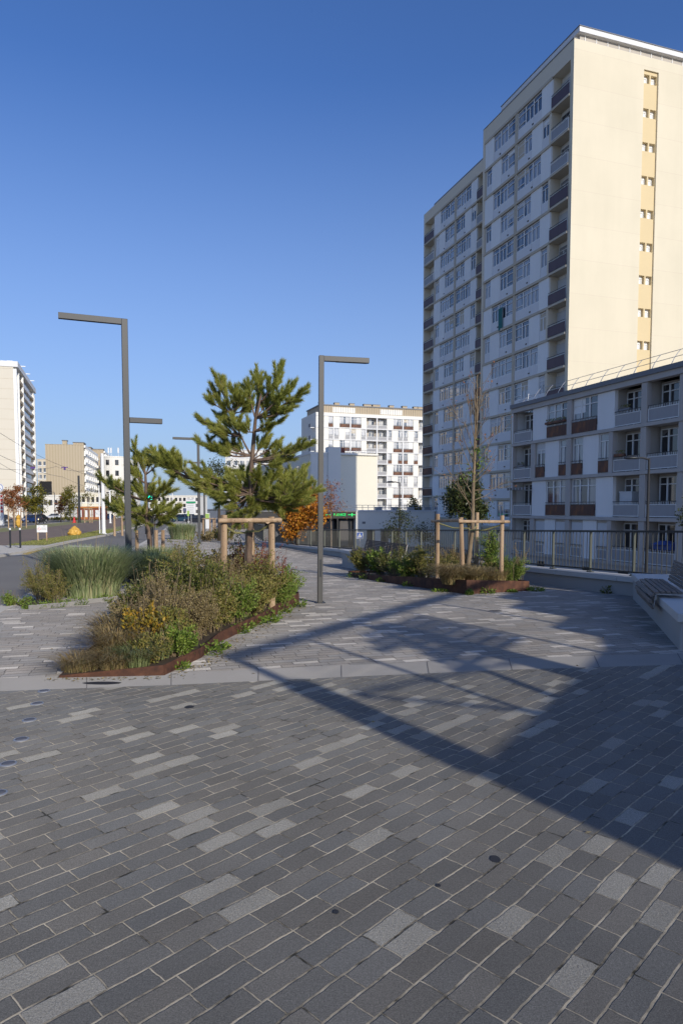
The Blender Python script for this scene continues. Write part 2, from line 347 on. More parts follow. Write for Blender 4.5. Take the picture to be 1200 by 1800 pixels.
M['signblue'] = mat_plain('sign_blue', (.02, .10, .45), .4, .05, 2)
M['signred'] = mat_plain('sign_red', (.55, .03, .03), .4, .05, 2)
M['greenlit'] = mat_emit('green_neon', (.0, .6, .12), .9)
M['siglit'] = mat_emit('green_signal', (.0, .85, .5), 1.6)
M['yellowbag'] = mat_plain('yellow_plastic', (.62, .36, .06), .5, .35, 9)
M['lime'] = mat_plain('lime_poster', (.35, .5, .12), .5, .2, 3)
M['teal'] = mat_plain('teal_cloth', (.02, .14, .14), .8, .2, 3)
M['purple'] = mat_plain('purple', (.12, .06, .25), .5, .1, 2)
M['bluecloth'] = mat_plain('blue_tarp', (.05, .10, .32), .6, .15, 3)
# ================================================================== SETTING
def interp(P, y):
    if y <= P[0][1]: a, b = P[0], P[1]
    else:
        a, b = P[-2], P[-1]
        for q, r in zip(P, P[1:]):
            if y <= r[1]: a, b = q, r; break
    return a[0] + (b[0] - a[0]) * (y - a[1]) / (b[1] - a[1])
NP = [(-.3, -12), (-5.6, 11.1), (-6.4, 14.5), (-8.2, 23), (-11.6, 38), (-17.5, 66), (-23, 90), (-36, 150), (-62, 270), (-190, 800)]
KP = [(-9, -12), (-13.2, 15), (-15.0, 28), (-16.2, 35), (-18.6, 47), (-21.0, 62), (-26.5, 88), (-32, 112), (-45.5, 165), (-75, 280), (-215, 800)]
RP = [((9.2 - .316 * -12) / .949, -12), ((9.2 - .316 * 43) / .949, 43), (-5.5, 60), (-9, 90), (-22, 150), (-52, 270), (-170, 800)]
Nx = lambda y: interp(NP, y); Kx = lambda y: interp(KP, y); Rx = lambda y: interp(RP, y)
YS = [-12, -6, 0, 5, 8, 10.5, 13, 16, 20, 24, 27.5, 31, 35, 40, 47, 54, 60, 70, 80, 90, 100, 112, 125, 140, 165, 190, 230, 280, 400, 800]
def strip(name, xl, xr, ys, dz, mat, nx=3, kind='structure'):
    mb = MB(); vs = []; fs = []
    for y in ys:
        a, b = xl(y), xr(y)
        for i in range(nx + 1): vs.append((a + (b - a) * i / nx, y, g(y) + dz))
    for j in range(len(ys) - 1):
        for i in range(nx): k = j * (nx + 1) + i; fs.append((k, k + 1, k + nx + 2, k + nx + 1))
    mb.add(vs, fs); o = mb.build(name, mat, recalc=False); o['kind'] = kind; return o
def kerb(name, xf, ys, w0, w1, h, mat=None):   # stone line from x+w0 to x+w1, top at g, down h
    mb = MB(); vs = []; fs = []
    for y in ys:
        x = xf(y); z = g(y)
        vs += [(x + w0, y, z - h), (x + w0, y, z + .004), (x + w1, y, z + .004), (x + w1, y, z - h)]
    for j in range(len(ys) - 1):
        for i in range(3): k = j * 4 + i; fs.append((k, k + 1, k + 5, k + 4))
    mb.add(vs, fs); o = mb.build(name, mat or M['kerb'], recalc=False); o['kind'] = 'structure'; return o
BF = [(-4.45, 5.7), (-2.99, 5.89), (-1.54, 6.1), (0, 6.39), (1.69, 6.69), (3.5, 6.91), (7.36, 7.25)]
BB = [(-4.55, 6.18), (-3.22, 6.35), (-1.65, 6.55), (0, 6.87), (1.78, 7.2), (3.7, 7.45), (7.18, 7.8)]
def coons(name, bot, top, nt_, mat, dz=0):
    mb = MB(); vs = []; fs = []; n = len(bot)
    for j in range(nt_ + 1):
        t = j / nt_
        for a, b in zip(bot, top): x, y = a[0] + (b[0] - a[0]) * t, a[1] + (b[1] - a[1]) * t; vs.append((x, y, g(y) + dz))
    for j in range(nt_):
        for i in range(n - 1): k = j * n + i; fs.append((k, k + 1, k + n + 1, k + n))
    mb.add(vs, fs); o = mb.build(name, mat, recalc=False); o['kind'] = 'structure'; return o
fr = [(b[0] - BF[0][0]) / (BF[-1][0] - BF[0][0]) for b in BF]
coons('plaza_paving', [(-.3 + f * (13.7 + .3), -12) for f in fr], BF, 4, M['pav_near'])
coons('stone_band', BF, BB, 1, M['granite'])
for i in range(1, 26):      # joints in the granite band
    pass
x0, x1 = Nx(10.5), Rx(10.5)
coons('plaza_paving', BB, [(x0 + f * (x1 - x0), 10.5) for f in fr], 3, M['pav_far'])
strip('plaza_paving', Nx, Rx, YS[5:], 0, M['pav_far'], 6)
mb = MB()
for i, (a, b) in enumerate(zip(BF, BB)):
    if i in (0, 6): continue
    mb.bar((a[0], a[1], .0015), (b[0], b[1], .0015), .006, .002)
    c, e = BF[i + 1], BB[i + 1]; mb.bar(((a[0] + c[0]) / 2, (a[1] + c[1]) / 2, .0015), ((b[0] + e[0]) / 2, (b[1] + e[1]) / 2, .0015), .006, .002)
struct(mb.build('band_joint', M['asphalt']))
kerb('kerb', Nx, YS, -.02, .22, .16)
strip('road', Kx, Nx, YS, -.12, M['asphalt'], 4)
kerb('kerb', Kx, YS, -.28, .02, .16)
off = lambda f, d: (lambda y: f(y) + d * (1 + 0.0 * y))
YM = YS[6:]
strip('pavement', lambda y: Kx(y) - 9, lambda y: Kx(y) - .28, [14, 20, 27.5, 35, 40.5], .0, M['kerb'], 2)
strip('grass_verge', lambda y: Kx(y) - 2.6, lambda y: Kx(y) - .28, [40.5] + [y for y in YS if y > 41], .0, M['grassland'], 2)
strip('track_bed', lambda y: Kx(y) - 11.5, lambda y: Kx(y) - 2.6, [40.5] + [y for y in YS if y > 41], .0, M['soil'], 3)
strip('grass_verge', lambda y: Kx(y) - 16.0, lambda y: Kx(y) - 11.5, [40.5] + [y for y in YS if y > 41], .0, M['grassland'], 2)
kerb('kerb', lambda y: Kx(y) - 16, YM, -.3, .02, .16)
strip('road', lambda y: Kx(y) - 27, lambda y: Kx(y) - 16.0, YM, -.12, M['asphalt'], 3)
strip('pavement', lambda y: Kx(y) - 36, lambda y: Kx(y) - 27, YM, .0, M['street'], 2)
# the land all round, lower street level on the right
mb = MB(); ys = [-200, -12, 20, 60, 140, 400, 1000, 3000]
vs = []; fs = []
for y in ys:
    for x in (-3000, -36 + min(Kx(max(y, -12)), 0) if y < 900 else -300): vs.append((x, y, g(y) - .02))
for j in range(len(ys) - 1): k = j * 2; fs.append((k, k + 1, k + 3, k + 2))
mb.add(vs, fs); o = mb.build('ground', M['land'], recalc=False); o['kind'] = 'structure'
mb = MB(); mb.add([(-3000, -300, -4.2), (3000, -300, -4.2), (3000, 4000, -4.2), (-3000, 4000, -4.2)], [(0, 1, 2, 3)])
o = mb.build('ground', M['land'], recalc=False); o['kind'] = 'structure'
mb = MB(); A = [UV(-20, 9.5), UV(-20, 60), UV(150, 60), UV(150, 9.5)]
mb.add([(p.x, p.y, -3.2) for p in A], [(0, 1, 2, 3)]); o = mb.build('street', M['street'], recalc=False); o['kind'] = 'structure'
# painted markings on the road
def flat(name, pts, mat, dz=.004, kind='structure'):
    mb = MB(); mb.add([(p[0], p[1], g(p[1]) + dz) for p in pts], [tuple(range(len(pts)))]); o = mb.build(name, mat, recalc=False); o['kind'] = kind; return o
for pts in (((36, 975), (62, 967), (75, 967), (50, 975)), ((74, 975), (92, 968), (104, 968), (92, 975))):
    flat('crossing_marking', [G(*p, dz=-.12) for p in pts], M['ypaint'], -.115)
flat('road_marking', [G(*p, dz=-.12) for p in ((-6, 976), (45, 973), (55, 974.6), (-6, 978.5))], M['wpaint'], -.115)
flat('road_marking', [G(*p, dz=-.12) for p in ((120, 959), (165, 960), (165, 961.4), (120, 960.6))], M['wpaint'], -.115)

# ================================================================== BUILDINGS
WC = {}
def win_meshes(key, widths, h, trans=.42, gmat='glass', kinds=None, fw=.055, single=False):
    if key in WC: return WC[key]
    f = MB(); p = MB(); x = 0; tot = sum(widths)
    for i, wd in enumerate(widths):
        k = (kinds or ['c'] * len(widths))[i]
        f.box(x, x + .06, 0, .09, 0, h); f.box(x + wd - .06, x + wd, 0, .0895, 0, h)
        f.box(x + .06, x + wd - .06, .001, .089, 0, .07); f.box(x + .06, x + wd - .06, .001, .089, h - .06, h)
        if trans: f.box(x + .06, x + wd - .06, .002, .085, h - trans - .03, h - trans + .03)
        top = h - trans - .03 if trans else h - .06
        if k == 'c': f.box(x + wd / 2 - .05, x + wd / 2 + .05, .003, .086, .07, top)
        elif k == 'l': f.box(x + .06, x + wd - .06, .002, .085, .36, .42)
        p.add([(x + .03, .06, .03), (x + wd - .03, .06, .03), (x + wd - .03, .06, h - .03), (x + .03, .06, h - .03)], [(0, 1, 2, 3)])
        x += wd
    a = f.build('window', M['wframe']); b = p.build('pane', M[gmat], recalc=False)
    WC[key] = (a.data, b.data)
    bpy.data.objects.remove(a); bpy.data.objects.remove(b)
    return WC[key]
WR = random.Random(12)
class Fac:
    def __init__(s, root, ox, oy, rot): s.r, s.o, s.rot = root, (ox, oy), rot
    def pos(s, x, y, z): c, q = math.cos(s.rot), math.sin(s.rot); return (s.o[0] + c * x - q * y, s.o[1] + q * x + c * y, z)
    def wall(s, mb, name, mats): return mb.build(name, mats, s.r, s.pos(0, 0, 0), s.rot)
    def win(s, meshes, x, y, z, name='window', pane='pane'):
        a = link(name, meshes[0], s.r, s.pos(x, y, z), s.rot); link(pane, meshes[1], a)
        if name == 'window' and WR.random() < .34:
            co = [v.co for v in meshes[0].vertices]; x1 = max(c.x for c in co); h = max(c.z for c in co); k = WR.choice((.2, .35, .5, .95)); q = 0
            if x1 > 1.6: q = WR.choice((0, x1 / 2)); x1 = q + x1 / 2
            m = MB(); m.box(q + .07, x1 - .07, .045, .058, h * (1 - k) , h - .07); m.build('roller_blind', M[WR.choice(('shutter', 'panel', 'trim'))], a)
        return a
    def part(s, me, name, x, y, z, parent=None): return link(name, me, s.r, s.pos(x, y, z), s.rot)
RC = {}
def rail_mesh(key, wd, style, h=1.0):
    key = (key, wd, style)
    if key in RC: return RC[key]
    mb = MB()
    # slot0 panel, slot1 rails
    if style == 'pale':
        mb.box(.04, wd - .04, .02, .035, .10, h - .22, 0); mb.box(0, wd, 0, .05, h - .04, h, 1); mb.box(0, wd, 0, .05, .05, .10, 2)
        mb.box(0, wd, 0, .05, h - .24, h - .20, 2); mb.box(0, .045, .002, .048, .10, h - .24, 2); mb.box(wd - .045, wd, .002, .048, .10, h - .24, 2)
        x = .08
        while x < wd - .05: mb.box(x, x + .02, .015, .035, h - .20, h - .04, 2); x += .13
        o = mb.build('r', [M['railpale'], M['darkgrey'], M['wframe']])
    else:
        mb.box(0, wd, .0, .03, .06, h - .2, 0); mb.box(0, wd, -.01, .04, h - .04, h, 1); mb.box(0, wd, -.01, .04, h - .2, h - .165, 1)
        x = .06
        while x < wd - .03: mb.box(x, x + .02, .005, .025, h - .165, h - .04, 2); x += .14
        o = mb.build('r', [M[style], M['darkgrey'], M['wframe']])
    RC[key] = o.data; bpy.data.objects.remove(o); return RC[key]
def plane_root(name, label, cat, u, v, group=None): p = UV(u, v); return empty(name, label, cat, p, GA, group)

# ---------------- tall tower of two sections
tw = plane_root('apartment_tower', 'tallest tower at right with a sunlit cream side wall and a shaded window front', 'tower', 48, 35.5)
FN = Fac(tw, 0, 14.1, R(-90)); H1 = 1.55
rnd = random.Random(3)
wall = MB(); wall.box(0, 11.3, .14, 14, -3.4, 39.0, 0); wall.box(11.3, 13.7, .95, 14, -3.4, 37.6, 1); wall.box(11.3, 13.7, 0, 14, 37.6, 39.0, 0)
wall.box(13.7, 14.1, .0, 6.9, -3.4, 38.995, 8)          # gable: cream wall with the stair strip between
wall.box(13.7, 14.1, 8.4, 14, -3.4, 38.995, 8); wall.box(13.7, 14.1, 6.9, 8.4, 37.95, 38.994, 8)
wall.box(-.0, .4, -.03, .14, -3.4, 39.0, 0); wall.box(.4, 11.3, 0, .14, 37.65, 38.997, 0)
wall.box(13.3, 13.55, 6.9, 8.4, -3.4, 37.95, 7)
zz_ = [-3.4] + [v for k in range(12, -1, -1) for v in (36.95 - 2.73 * k, 36.95 - 2.73 * k + .72)] + [37.95]
for a, b in zip(zz_[0::2], zz_[1::2]): wall.box(13.55, 13.97, 6.9, 8.4, a, b, 3)
for a, b in zip(zz_[1:-1:2], zz_[2::2]):
    for x_, y_ in ((6.9, 6.97), (7.58, 7.72), (8.33, 8.4)): wall.box(13.55, 13.969, x_, y_, a, b, 3)
for k in range(15):
    C = 37.55 - 2.7 * k; B = C - 2.7; A_ = k % 2 == 0; s0 = C - 1.75
    wall.box(.4, 11.3, -.09, .02, C - .12, C + .1, 2)
    def pan(a, b, z0, z1, mi=4, y=.0): wall.box(a + .015, b - .015, y, .141, z0, z1, mi)
    if k < 14:
        if A_:
            pan(.4, 2.0, B + .1, C - .12); pan(9.8, 11.3, B + .1, C - .12); wall.box(5.75, 6.15, -.04, .142, B + .1, C - .12, 2)
            for a, b in ((2.0, 3.25), (3.25, 5.75), (6.15, 8.6), (8.6, 9.8)): pan(a, b, B + .1, s0, 5, .01)
            grp = ((2.0, ('a3', [1.25] * 3, ['c', 'c', 'l'])), (6.15, ('b3', [1.22] * 3, ['l', 'c', 'c'])))
            for x in (3.05, 8.4): wall.box(x, x + .2, -.03, .02, B + .35, B + .45, 6)
        else:
            pan(1.7, 3.4, B + .1, C - .12); pan(8.4, 10.0, B + .1, C - .12); wall.box(5.75, 6.15, -.04, .142, B + .1, C - .12, 2)
            wall.box(.4, .7, .0, .14, B + .1, C - .12, 2); wall.box(11.0, 11.3, -.05, .14, B + .1, C - .12, 0)
            for a, b in ((.7, 1.7), (3.4, 5.75), (6.15, 8.4), (10.0, 11.0)): pan(a, b, B + .1, s0, 5, .01)
            grp = ((.7, ('n1', [1.0], ['c'])), (3.4, ('a2', [1.175] * 2, ['c', 'l'])), (6.15, ('b2', [1.125] * 2, ['l', 'c'])), (10.0, ('n1', [1.0], ['c'])))
            for x in (4.6, 7.9): wall.box(x, x + .2, -.03, .02, B + .35, B + .45, 6)
        if k < 14:
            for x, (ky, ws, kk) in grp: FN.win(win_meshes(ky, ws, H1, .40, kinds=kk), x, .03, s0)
    # balcony
    wall.box(11.3, 13.7, -.12, 1.6, B - .06, B + .12, 2)
    if k < 13:
        st = 'pale' if k in (1, 2) else 'railbrown'
        FN.part(rail_mesh('tn', 2.36, st, 1.05), 'balcony_railing', 11.32, -.1, B + .12)
        if k in (1, 2, 3, 5): FN.win(win_meshes('bd', [1.3], 2.2, .35, kinds=['c']), 11.36, .86, B + .13, 'balcony_door')
        else:
            mb = MB(); mb.box(0, 1.35, 0, .08, 0, 2.2); mb.box(-.05, 0, -.01, .09, 0, 2.25); mb.box(1.35, 1.4, -.01, .09, 0, 2.25)
            o = mb.build('roller_shutter', M['shutter'], tw, FN.pos(11.36, .86, B + .13), R(-90))
FN.wall(wall, 'wall', [M['cream'], M['panel'], M['trim'], M['yellowcream'], M['panel'], M['panel2'], M['black'], M['loggia'], M['gable']])
# roof edge
mb = MB(); mb.box(2.9, 13.8, .75, 13.7, 39.0, 39.6, 0)
for i in range(12):
    mb.box(13.8, 13.84, 1.2 + i * 1.1, 1.26 + i * 1.1, 39.0, 39.6, 2)
mb.box(2.5, 14.15, .45, 14.0, 39.6, 40.0, 1); mb.box(2.45, 14.2, .40, 14.05, 40.0, 40.06, 3)
FN.wall(mb, 'roof', [M['loggia'], M['panel2'], M['white'], M['roofgrey']])
mb = MB(); mb.box(-.02, 14.12, -.04, .3, 39.0, 39.06); FN.wall(mb, 'parapet_edge', [M['roofgrey']])
# stair windows in the gable
FG = Fac(tw, 0, 0, 0)
swm = MB(); swm.box(0, .40, 0, .12, 0, .07); swm.box(0, .40, .0, .12, .48, .55); swm.box(0, .07, 0, .12, .07, .48); swm.box(.33, .40, 0, .12, .07, .48)
swm = swm.build('stair_window', M['wframe']); swd = swm.data; bpy.data.objects.remove(swm)
swp = MB(); swp.add([(.03, .05, .03), (.37, .05, .03), (.37, .05, .52), (.03, .05, .52)], [(0, 1, 2, 3)]); q = swp.build('pane', M['glass_dark'], recalc=False); spd = q.data; bpy.data.objects.remove(q)
for k in range(13):
    z = 36.95 - 2.73 * k
    for x in (6.97, 7.72): a = link('stair_window', swd, tw, (x + .14, .36, z + .0), 0); link('pane', spd, a)
# far section
FF = Fac(tw, 3.0, 34.2, R(-90))
wall = MB(); wall.box(0, .3, 0, 5.8, -3.4, 39.2, 0); wall.box(.3, 3.05, .9, 5.8, -3.4, 37.9, 1); wall.box(.3, 3.05, 0, 5.8, 37.95, 39.195, 0)
wall.box(3.05, 13.7, .14, 5.8, -3.4, 39.2, 0); wall.box(13.7, 19.9, 1.6, 5.8, -3.4, 39.19, 1); wall.box(3.05, 16.5, .0, .139, 37.95, 39.19, 0); wall.box(13.7, 16.5, .139, 1.6, 37.95, 39.18, 0)
wall.box(16.5, 19.9, 0, 1.6, -3.4, 39.18, 0)
for k in range(15):
    C = 37.9 - 2.68 * k; B = C - 2.68; A_ = k % 2 == 0; s0 = C - 1.75
    wall.box(3.05, 13.7, -.09, .02, C - .12, C + .1, 2)
    def pan(a, b, z0, z1, mi=4, y=.0): wall.box(a + .015, b - .015, y, .141, z0, z1, mi)
    if k < 14:
        if A_:
            pan(3.05, 4.8, B + .1, C - .12); pan(12.3, 13.7, B + .1, C - .12); wall.box(8.4, 8.8, -.04, .142, B + .1, C - .12, 2)
            for a, b in ((4.8, 6.0), (6.0, 8.4), (8.8, 11.2), (11.2, 12.3)): pan(a, b, B + .1, s0, 5, .01)
            grp = ((4.8, ('fa3', [1.2] * 3, ['c', 'c', 'l'])), (8.8, ('fb3', [1.166] * 3, ['l', 'c', 'c'])))
        else:
            pan(4.5, 6.0, B + .1, C - .12); pan(10.9, 12.4, B + .1, C - .12); wall.box(8.4, 8.8, -.04, .142, B + .1, C - .12, 2)
            wall.box(3.05, 3.5, .0, .14, B + .1, C - .12, 2); wall.box(13.4, 13.7, .0, .14, B + .1, C - .12, 0)
            for a, b in ((3.5, 4.5), (6.0, 8.4), (8.8, 10.9), (12.4, 13.4)): pan(a, b, B + .1, s0, 5, .01)
            grp = ((3.5, ('n1', [1.0], ['c'])), (6.0, ('fa2', [1.2] * 2, ['c', 'l'])), (8.8, ('fb2', [1.05] * 2, ['l', 'c'])), (12.4, ('n1', [1.0], ['c'])))
        for x in (5.7, 10.8): wall.box(x, x + .2, -.03, .02, B + .35, B + .45, 6)
        for x, (ky, ws, kk) in grp: FF.win(win_meshes(ky, ws, H1, .40, kinds=kk), x, .03, s0)
    for a, b, n in ((.3, 3.05, 0), (13.7, 16.5, 1)):
        wall.box(a, b, -.12, 1.6, B - .06, B + .12, 2)
        if k < 14:
            st = 'pale' if k in (1, 2) else ('rusty' if k > 7 else 'railbrown')
            FF.part(rail_mesh('tf', round(b - a - .04, 2), st, 1.05), 'balcony_railing', a + .02, -.1, B + .12)
FF.wall(wall, 'wall', [M['cream'], M['panel'], M['trim'], M['yellowcream'], M['panel'], M['panel2'], M['black']])
mb = MB(); mb.box(2.2, 19.8, .9, 5.4, 39.2, 39.6, 0); mb.box(1.9, 19.9, .5, 5.7, 39.6, 39.85, 1); FF.wall(mb, 'roof', [M['loggia'], M['roofgrey']])
# cloth hanging out of a window
mb = MB(); mb.add([(x, -.03 - .02 * math.sin(x * 9 + z), z) for z in np.linspace(0, 2.1, 8) for x in np.linspace(0, .75 , 9)], [(j * 9 + i, j * 9 + i + 1, j * 9 + i + 10, j * 9 + i + 9) for j in range(7) for i in range(8)])
p = tw.location + Matrix.Rotation(GA, 3, 'Z') @ Vector(FN.pos(3.4, -.06, 37.55 - 2.7 * 6 - 2.75))
o = mb.build('hanging_cloth', M['teal'], None, p, GA - R(90)); tag(o, 'long teal cloth hanging out of an upper window of the tall tower', 'cloth')

# ---------------- generic loggia facade (low block and white middle block)
def loggia_facade(F, root, slabs, roofz, rows, cols, W_, base, mats, gm, railH=1.0, dp=1.5, dx=1.42):
    """cols[A/B]: list of (kind,a,b[,style]); kinds: balc, wall, win, col"""
    wall = MB()
    for r in range(len(rows)):
        z0 = slabs[r]; z1 = slabs[r + 1] if r + 1 < len(slabs) else roofz
        for c in cols[rows[r]]:
            kd, a, b = c[:3]; sty = c[3] if len(c) > 3 else 'rusty'
            if sty == 'alt': sty = 'pale' if r in () else 'rusty'
            if kd == 'col': wall.box(a, b, -.10, .25, z0 + .12, z1 - .12, 1)
            elif kd == 'wall': wall.box(a, b, .0, .25, z0 + .12, z1 - .12, 2)
            elif kd == 'win':
                n = max(1, round((b - a) / .82)); wd = (b - a) / n; h = z1 - z0 - .62
                ks = ['l'] + ['c'] * (n - 1) if n > 1 else ['c']
                F.win(win_meshes(('g', round(wd, 2), n, round(h, 2), gm), [wd] * n, h, .5, gmat=gm, kinds=['n'] * n if n > 1 else ['c']), a, .06, z0 + .5)
                wall.box(a, b, .04, .25, z0 + .12, z0 + .5, 2)
                if sty != 'none': F.part(rail_mesh('lb', round(b - a, 2), sty, railH), 'balcony_railing', a, -.06, z0 + .12)
            elif kd == 'shut':
                wall.box(a, b, .08, .25, z0 + .12, z1 - .12, 3); wall.box(a + .05, b - .05, .04, .08, z0 + .95, z1 - .3, 4)
                F.part(rail_mesh('lb', round(b - a - .1, 2), 'pale', .9), 'balcony_railing', a + .05, -.02, z0 + .12)
            elif kd == 'balc':
                wall.box(a, b, dp, 1.7, z0 + .12, z1 - .12, 3)
                F.win(win_meshes(('bdl', gm, round(z1 - z0, 2)), [.62, .75], z1 - z0 - .4, .45, gmat='glass_dark' if gm == 'glass' else gm, kinds=['n', 'n']), b - dx, dp - .1, z0 + .13, 'balcony_door')
                F.part(rail_mesh('lb', round(b - a - .06, 2), 'pale' if sty == 'rusty' else sty, railH), 'balcony_railing', a + .03, -.06, z0 + .12)
    return wall
lb = plane_root('low_apartment_block', 'four storey grey apartment block with brown window railings behind the fence at the right', 'building', 48, 30.5)
# root at u=48 ; facade goes toward the camera
FL = Fac(lb, 0, 0, R(-90))
A1 = [('col', 0, .1), ('balc', .1, 2.6), ('wall', 2.62, 4.42), ('win', 4.46, 6.85), ('col', 6.87, 7.37), ('win', 7.42, 9.96), ('wall', 10.0, 11.62), ('balc', 11.66, 14.02), ('col', 14.05, 14.52), ('balc', 14.55, 16.98), ('col', 17.0, 17.4), ('wall', 17.4, 19), ('win', 19.05, 21.5), ('col', 21.55, 22), ('win', 22.05, 24.5), ('wall', 24.55, 26)]
B1 = [('col', 0, .1), ('balc', .1, 2.5), ('col', 2.52, 3.08), ('win', 3.15, 4.22), ('wall', 4.26, 5.9), ('win', 5.95, 6.85), ('col', 6.87, 7.37), ('win', 7.44, 8.55), ('wall', 8.6, 10.15), ('win', 10.2, 11.22), ('col', 11.26, 11.62), ('balc', 11.66, 14.02), ('col', 14.05, 14.52), ('balc', 14.55, 16.98), ('col', 17.0, 17.4), ('win', 17.45, 18.4), ('wall', 18.4, 20.5), ('win', 20.55, 21.5), ('col', 21.55, 22), ('wall', 22, 26)]
G1 = [('col', 0, .1), ('balc', .1, 2.5), ('col', 2.52, 3.08), ('shut', 3.1, 4.3), ('wall', 4.32, 5.6), ('shut', 5.62, 6.85), ('col', 6.87, 7.37), ('shut', 7.4, 8.7), ('wall', 8.72, 10.1), ('shut', 10.15, 11.24), ('col', 11.26, 11.62), ('balc', 11.66, 14.02), ('col', 14.05, 14.52), ('balc', 14.55, 16.98), ('col', 17.0, 17.4), ('wall', 17.4, 26)]
wall = loggia_facade(FL, lb, [-1.95, .9, 3.75, 6.6], 9.25, ['G', 'A', 'B', 'A'], {'A': A1, 'B': B1, 'G': G1}, 27, -3.2, None, 'glass', dp=.95, dx=2.3)
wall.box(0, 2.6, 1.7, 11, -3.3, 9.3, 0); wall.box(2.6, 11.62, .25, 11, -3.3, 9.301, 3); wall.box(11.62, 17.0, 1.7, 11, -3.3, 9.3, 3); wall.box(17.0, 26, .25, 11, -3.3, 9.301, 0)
for z in (-1.95, .9, 3.75, 6.6): wall.box(-.05, 26, -.16, 1.7 if z > -5 else .3, z - .1, z + .12, 1)
for a, b in ((2.5, 2.6), (11.56, 11.66), (14.1, 14.45)): wall.box(a + .01, b - .01, .24, 1.7, -3.3, 9.25, 3)
wall.box(-.05, 26, -.18, .3, 9.15, 9.5, 1); wall.box(.1, 26, .0, .3, -3.3, -2.05, 1)
wall.box(-.12, .0, -.1, 11, -3.3, 9.3, 0)
for a in (3.5, 8.8, 12.3, 15.0): wall.box(a, a + .9, -.03, .05, -2.85, -2.4, 5)
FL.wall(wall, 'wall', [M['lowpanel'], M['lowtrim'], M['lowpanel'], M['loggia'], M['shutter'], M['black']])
mb = MB(); mb.box(-.15, 26.1, -.3, 11, 9.5, 9.8, 0); FL.wall(mb, 'roof', [M['roofgrey']])
# awning + items
mb = MB()
for i in range(12): mb.box(.05 + i * .215, .05 + (i + 1) * .215 - .002, -.55, .0, 3.18, 3.2, i % 2)
for i in range(12): mb.box(.05 + i * .215, .05 + (i + 1) * .215 - .002, -.57, -.55, 3.0 + .03 * (i % 2), 3.2, i % 2)
FL.wall(mb, 'awning', [M['darkgrey'], M['railpale']])
# roof guard rail
mb = MB(); W3 = lambda s, y, z: (s, y, z)
s = 2.4
while s < 26:
    mb.tube([(s, .1, 9.8), (s, .35, 10.25), (s, .62, 10.6), (s, .8, 10.78)], .022, 5); s += 1.52
for y, z in ((.42, 10.33), (.8, 10.78)): mb.tube([(2.4 if z > 10.5 else 1.2, y, z), (26, y, z)], .018, 5)
mb.tube([(1.0, .05, 9.82), (1.25, .35, 10.3)], .022, 5); mb.tube([(1.8, .05, 9.9), (1.7, .2, 10.45)], .022, 5)
mb.tube([(.5, .1, 10.0), (2.6, .2, 10.2)], .018, 5); FL.wall(mb, 'roof_railing', [M['steel']])

# ---------------- white middle block (sunlit)
mbk = plane_root('white_apartment_block', 'sunlit white apartment block with rows of rust red window panels left of the tower', 'building', 154, 45)
FM = Fac(mbk, -45, 0, 0)
col = lambda a: ('col', a, a + .28)
A2 = [('wall', 45.4, 48.0), ('win', 48.05, 49.1), ('wall', 49.2, 50.75), ('win', 50.8, 53.25), col(53.3), ('win', 53.65, 56.15), ('wall', 56.2, 57.55), ('balc', 57.6, 60.0), col(60.05), ('balc', 60.38, 62.68), ('wall', 62.75, 64.4), ('win', 64.45, 66.72), col(66.78), ('win', 67.15, 69.65), ('wall', 69.7, 71.1), ('balc', 71.2, 73.5), ('wall', 73.5, 78)]
def B2(st): return [('wall', 45.4, 48.0), ('win', 48.05, 49.1, st), col(49.12), ('win', 49.5, 50.6, st), ('wall', 50.6, 52.15), ('win', 52.2, 53.25, st), col(53.3), ('win', 53.75, 54.75, st), ('wall', 54.8, 56.15), ('win', 56.2, 57.2, st), col(57.25), ('balc', 57.6, 60.0), col(60.05), ('balc', 60.38, 62.68), col(62.7), ('win', 63.0, 64.0, st), ('wall', 64.05, 65.65), ('win', 65.7, 66.75, st), col(66.78), ('win', 67.2, 68.2, st), ('wall', 68.25, 69.85), ('win', 69.9, 70.9, st), ('wall', 70.95, 73), ('wall', 73, 78)]
sl2 = [20.45 - 2.76 * i for i in range(9)][::-1]
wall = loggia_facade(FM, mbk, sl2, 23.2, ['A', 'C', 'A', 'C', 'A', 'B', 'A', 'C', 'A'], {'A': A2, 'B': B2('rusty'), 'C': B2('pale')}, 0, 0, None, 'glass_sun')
wall.box(45, 57.6, .25, 13, -3.3, 23.3, 0); wall.box(57.6, 62.7, 1.7, 13, -3.3, 23.3, 3); wall.box(62.7, 71.15, .25, 13, -3.3, 23.3, 0); wall.box(71.15, 80, 1.7, 13, -3.3, 23.3, 0)
wall.box(45, 45.4, 0, .25, -3.3, 23.3, 0)
for z in sl2 + [23.2]: wall.box(45, 80, -.12, 1.6 if z < 23 else .3, z - .1, z + .1, 1)
wall.box(45, 80, .0, 13, 23.3, 23.9, 0); wall.box(46.2, 80, .5, 12, 23.9, 25.6, 4); wall.box(49.2, 54.8, .47, .5, 24.1, 25.3, 0); wall.box(61.2, 67, .47, .5, 24.1, 25.3, 0)
for x in np.arange(46.4, 80, .6): wall.box(x, x + .05, .44, .47, 23.95, 25.5, 5)
for k in range(3): wall.box(43.9, 45, .8, 2.6, 20.4 - k * 2.76 - .1, 20.4 - k * 2.76 + .05, 1); wall.box(43.9, 43.95, .8, 2.6, 20.45 - k * 2.76, 21.3 - k * 2.76, 5)
FM.wall(wall, 'wall', [M['offwhite'], M['panel2'], M['offwhite'], M['loggia'], M['beige'], M['roofgrey']])
mb = MB(); mb.box(46.0, 80, .3, 12.2, 25.6, 25.85, 0)
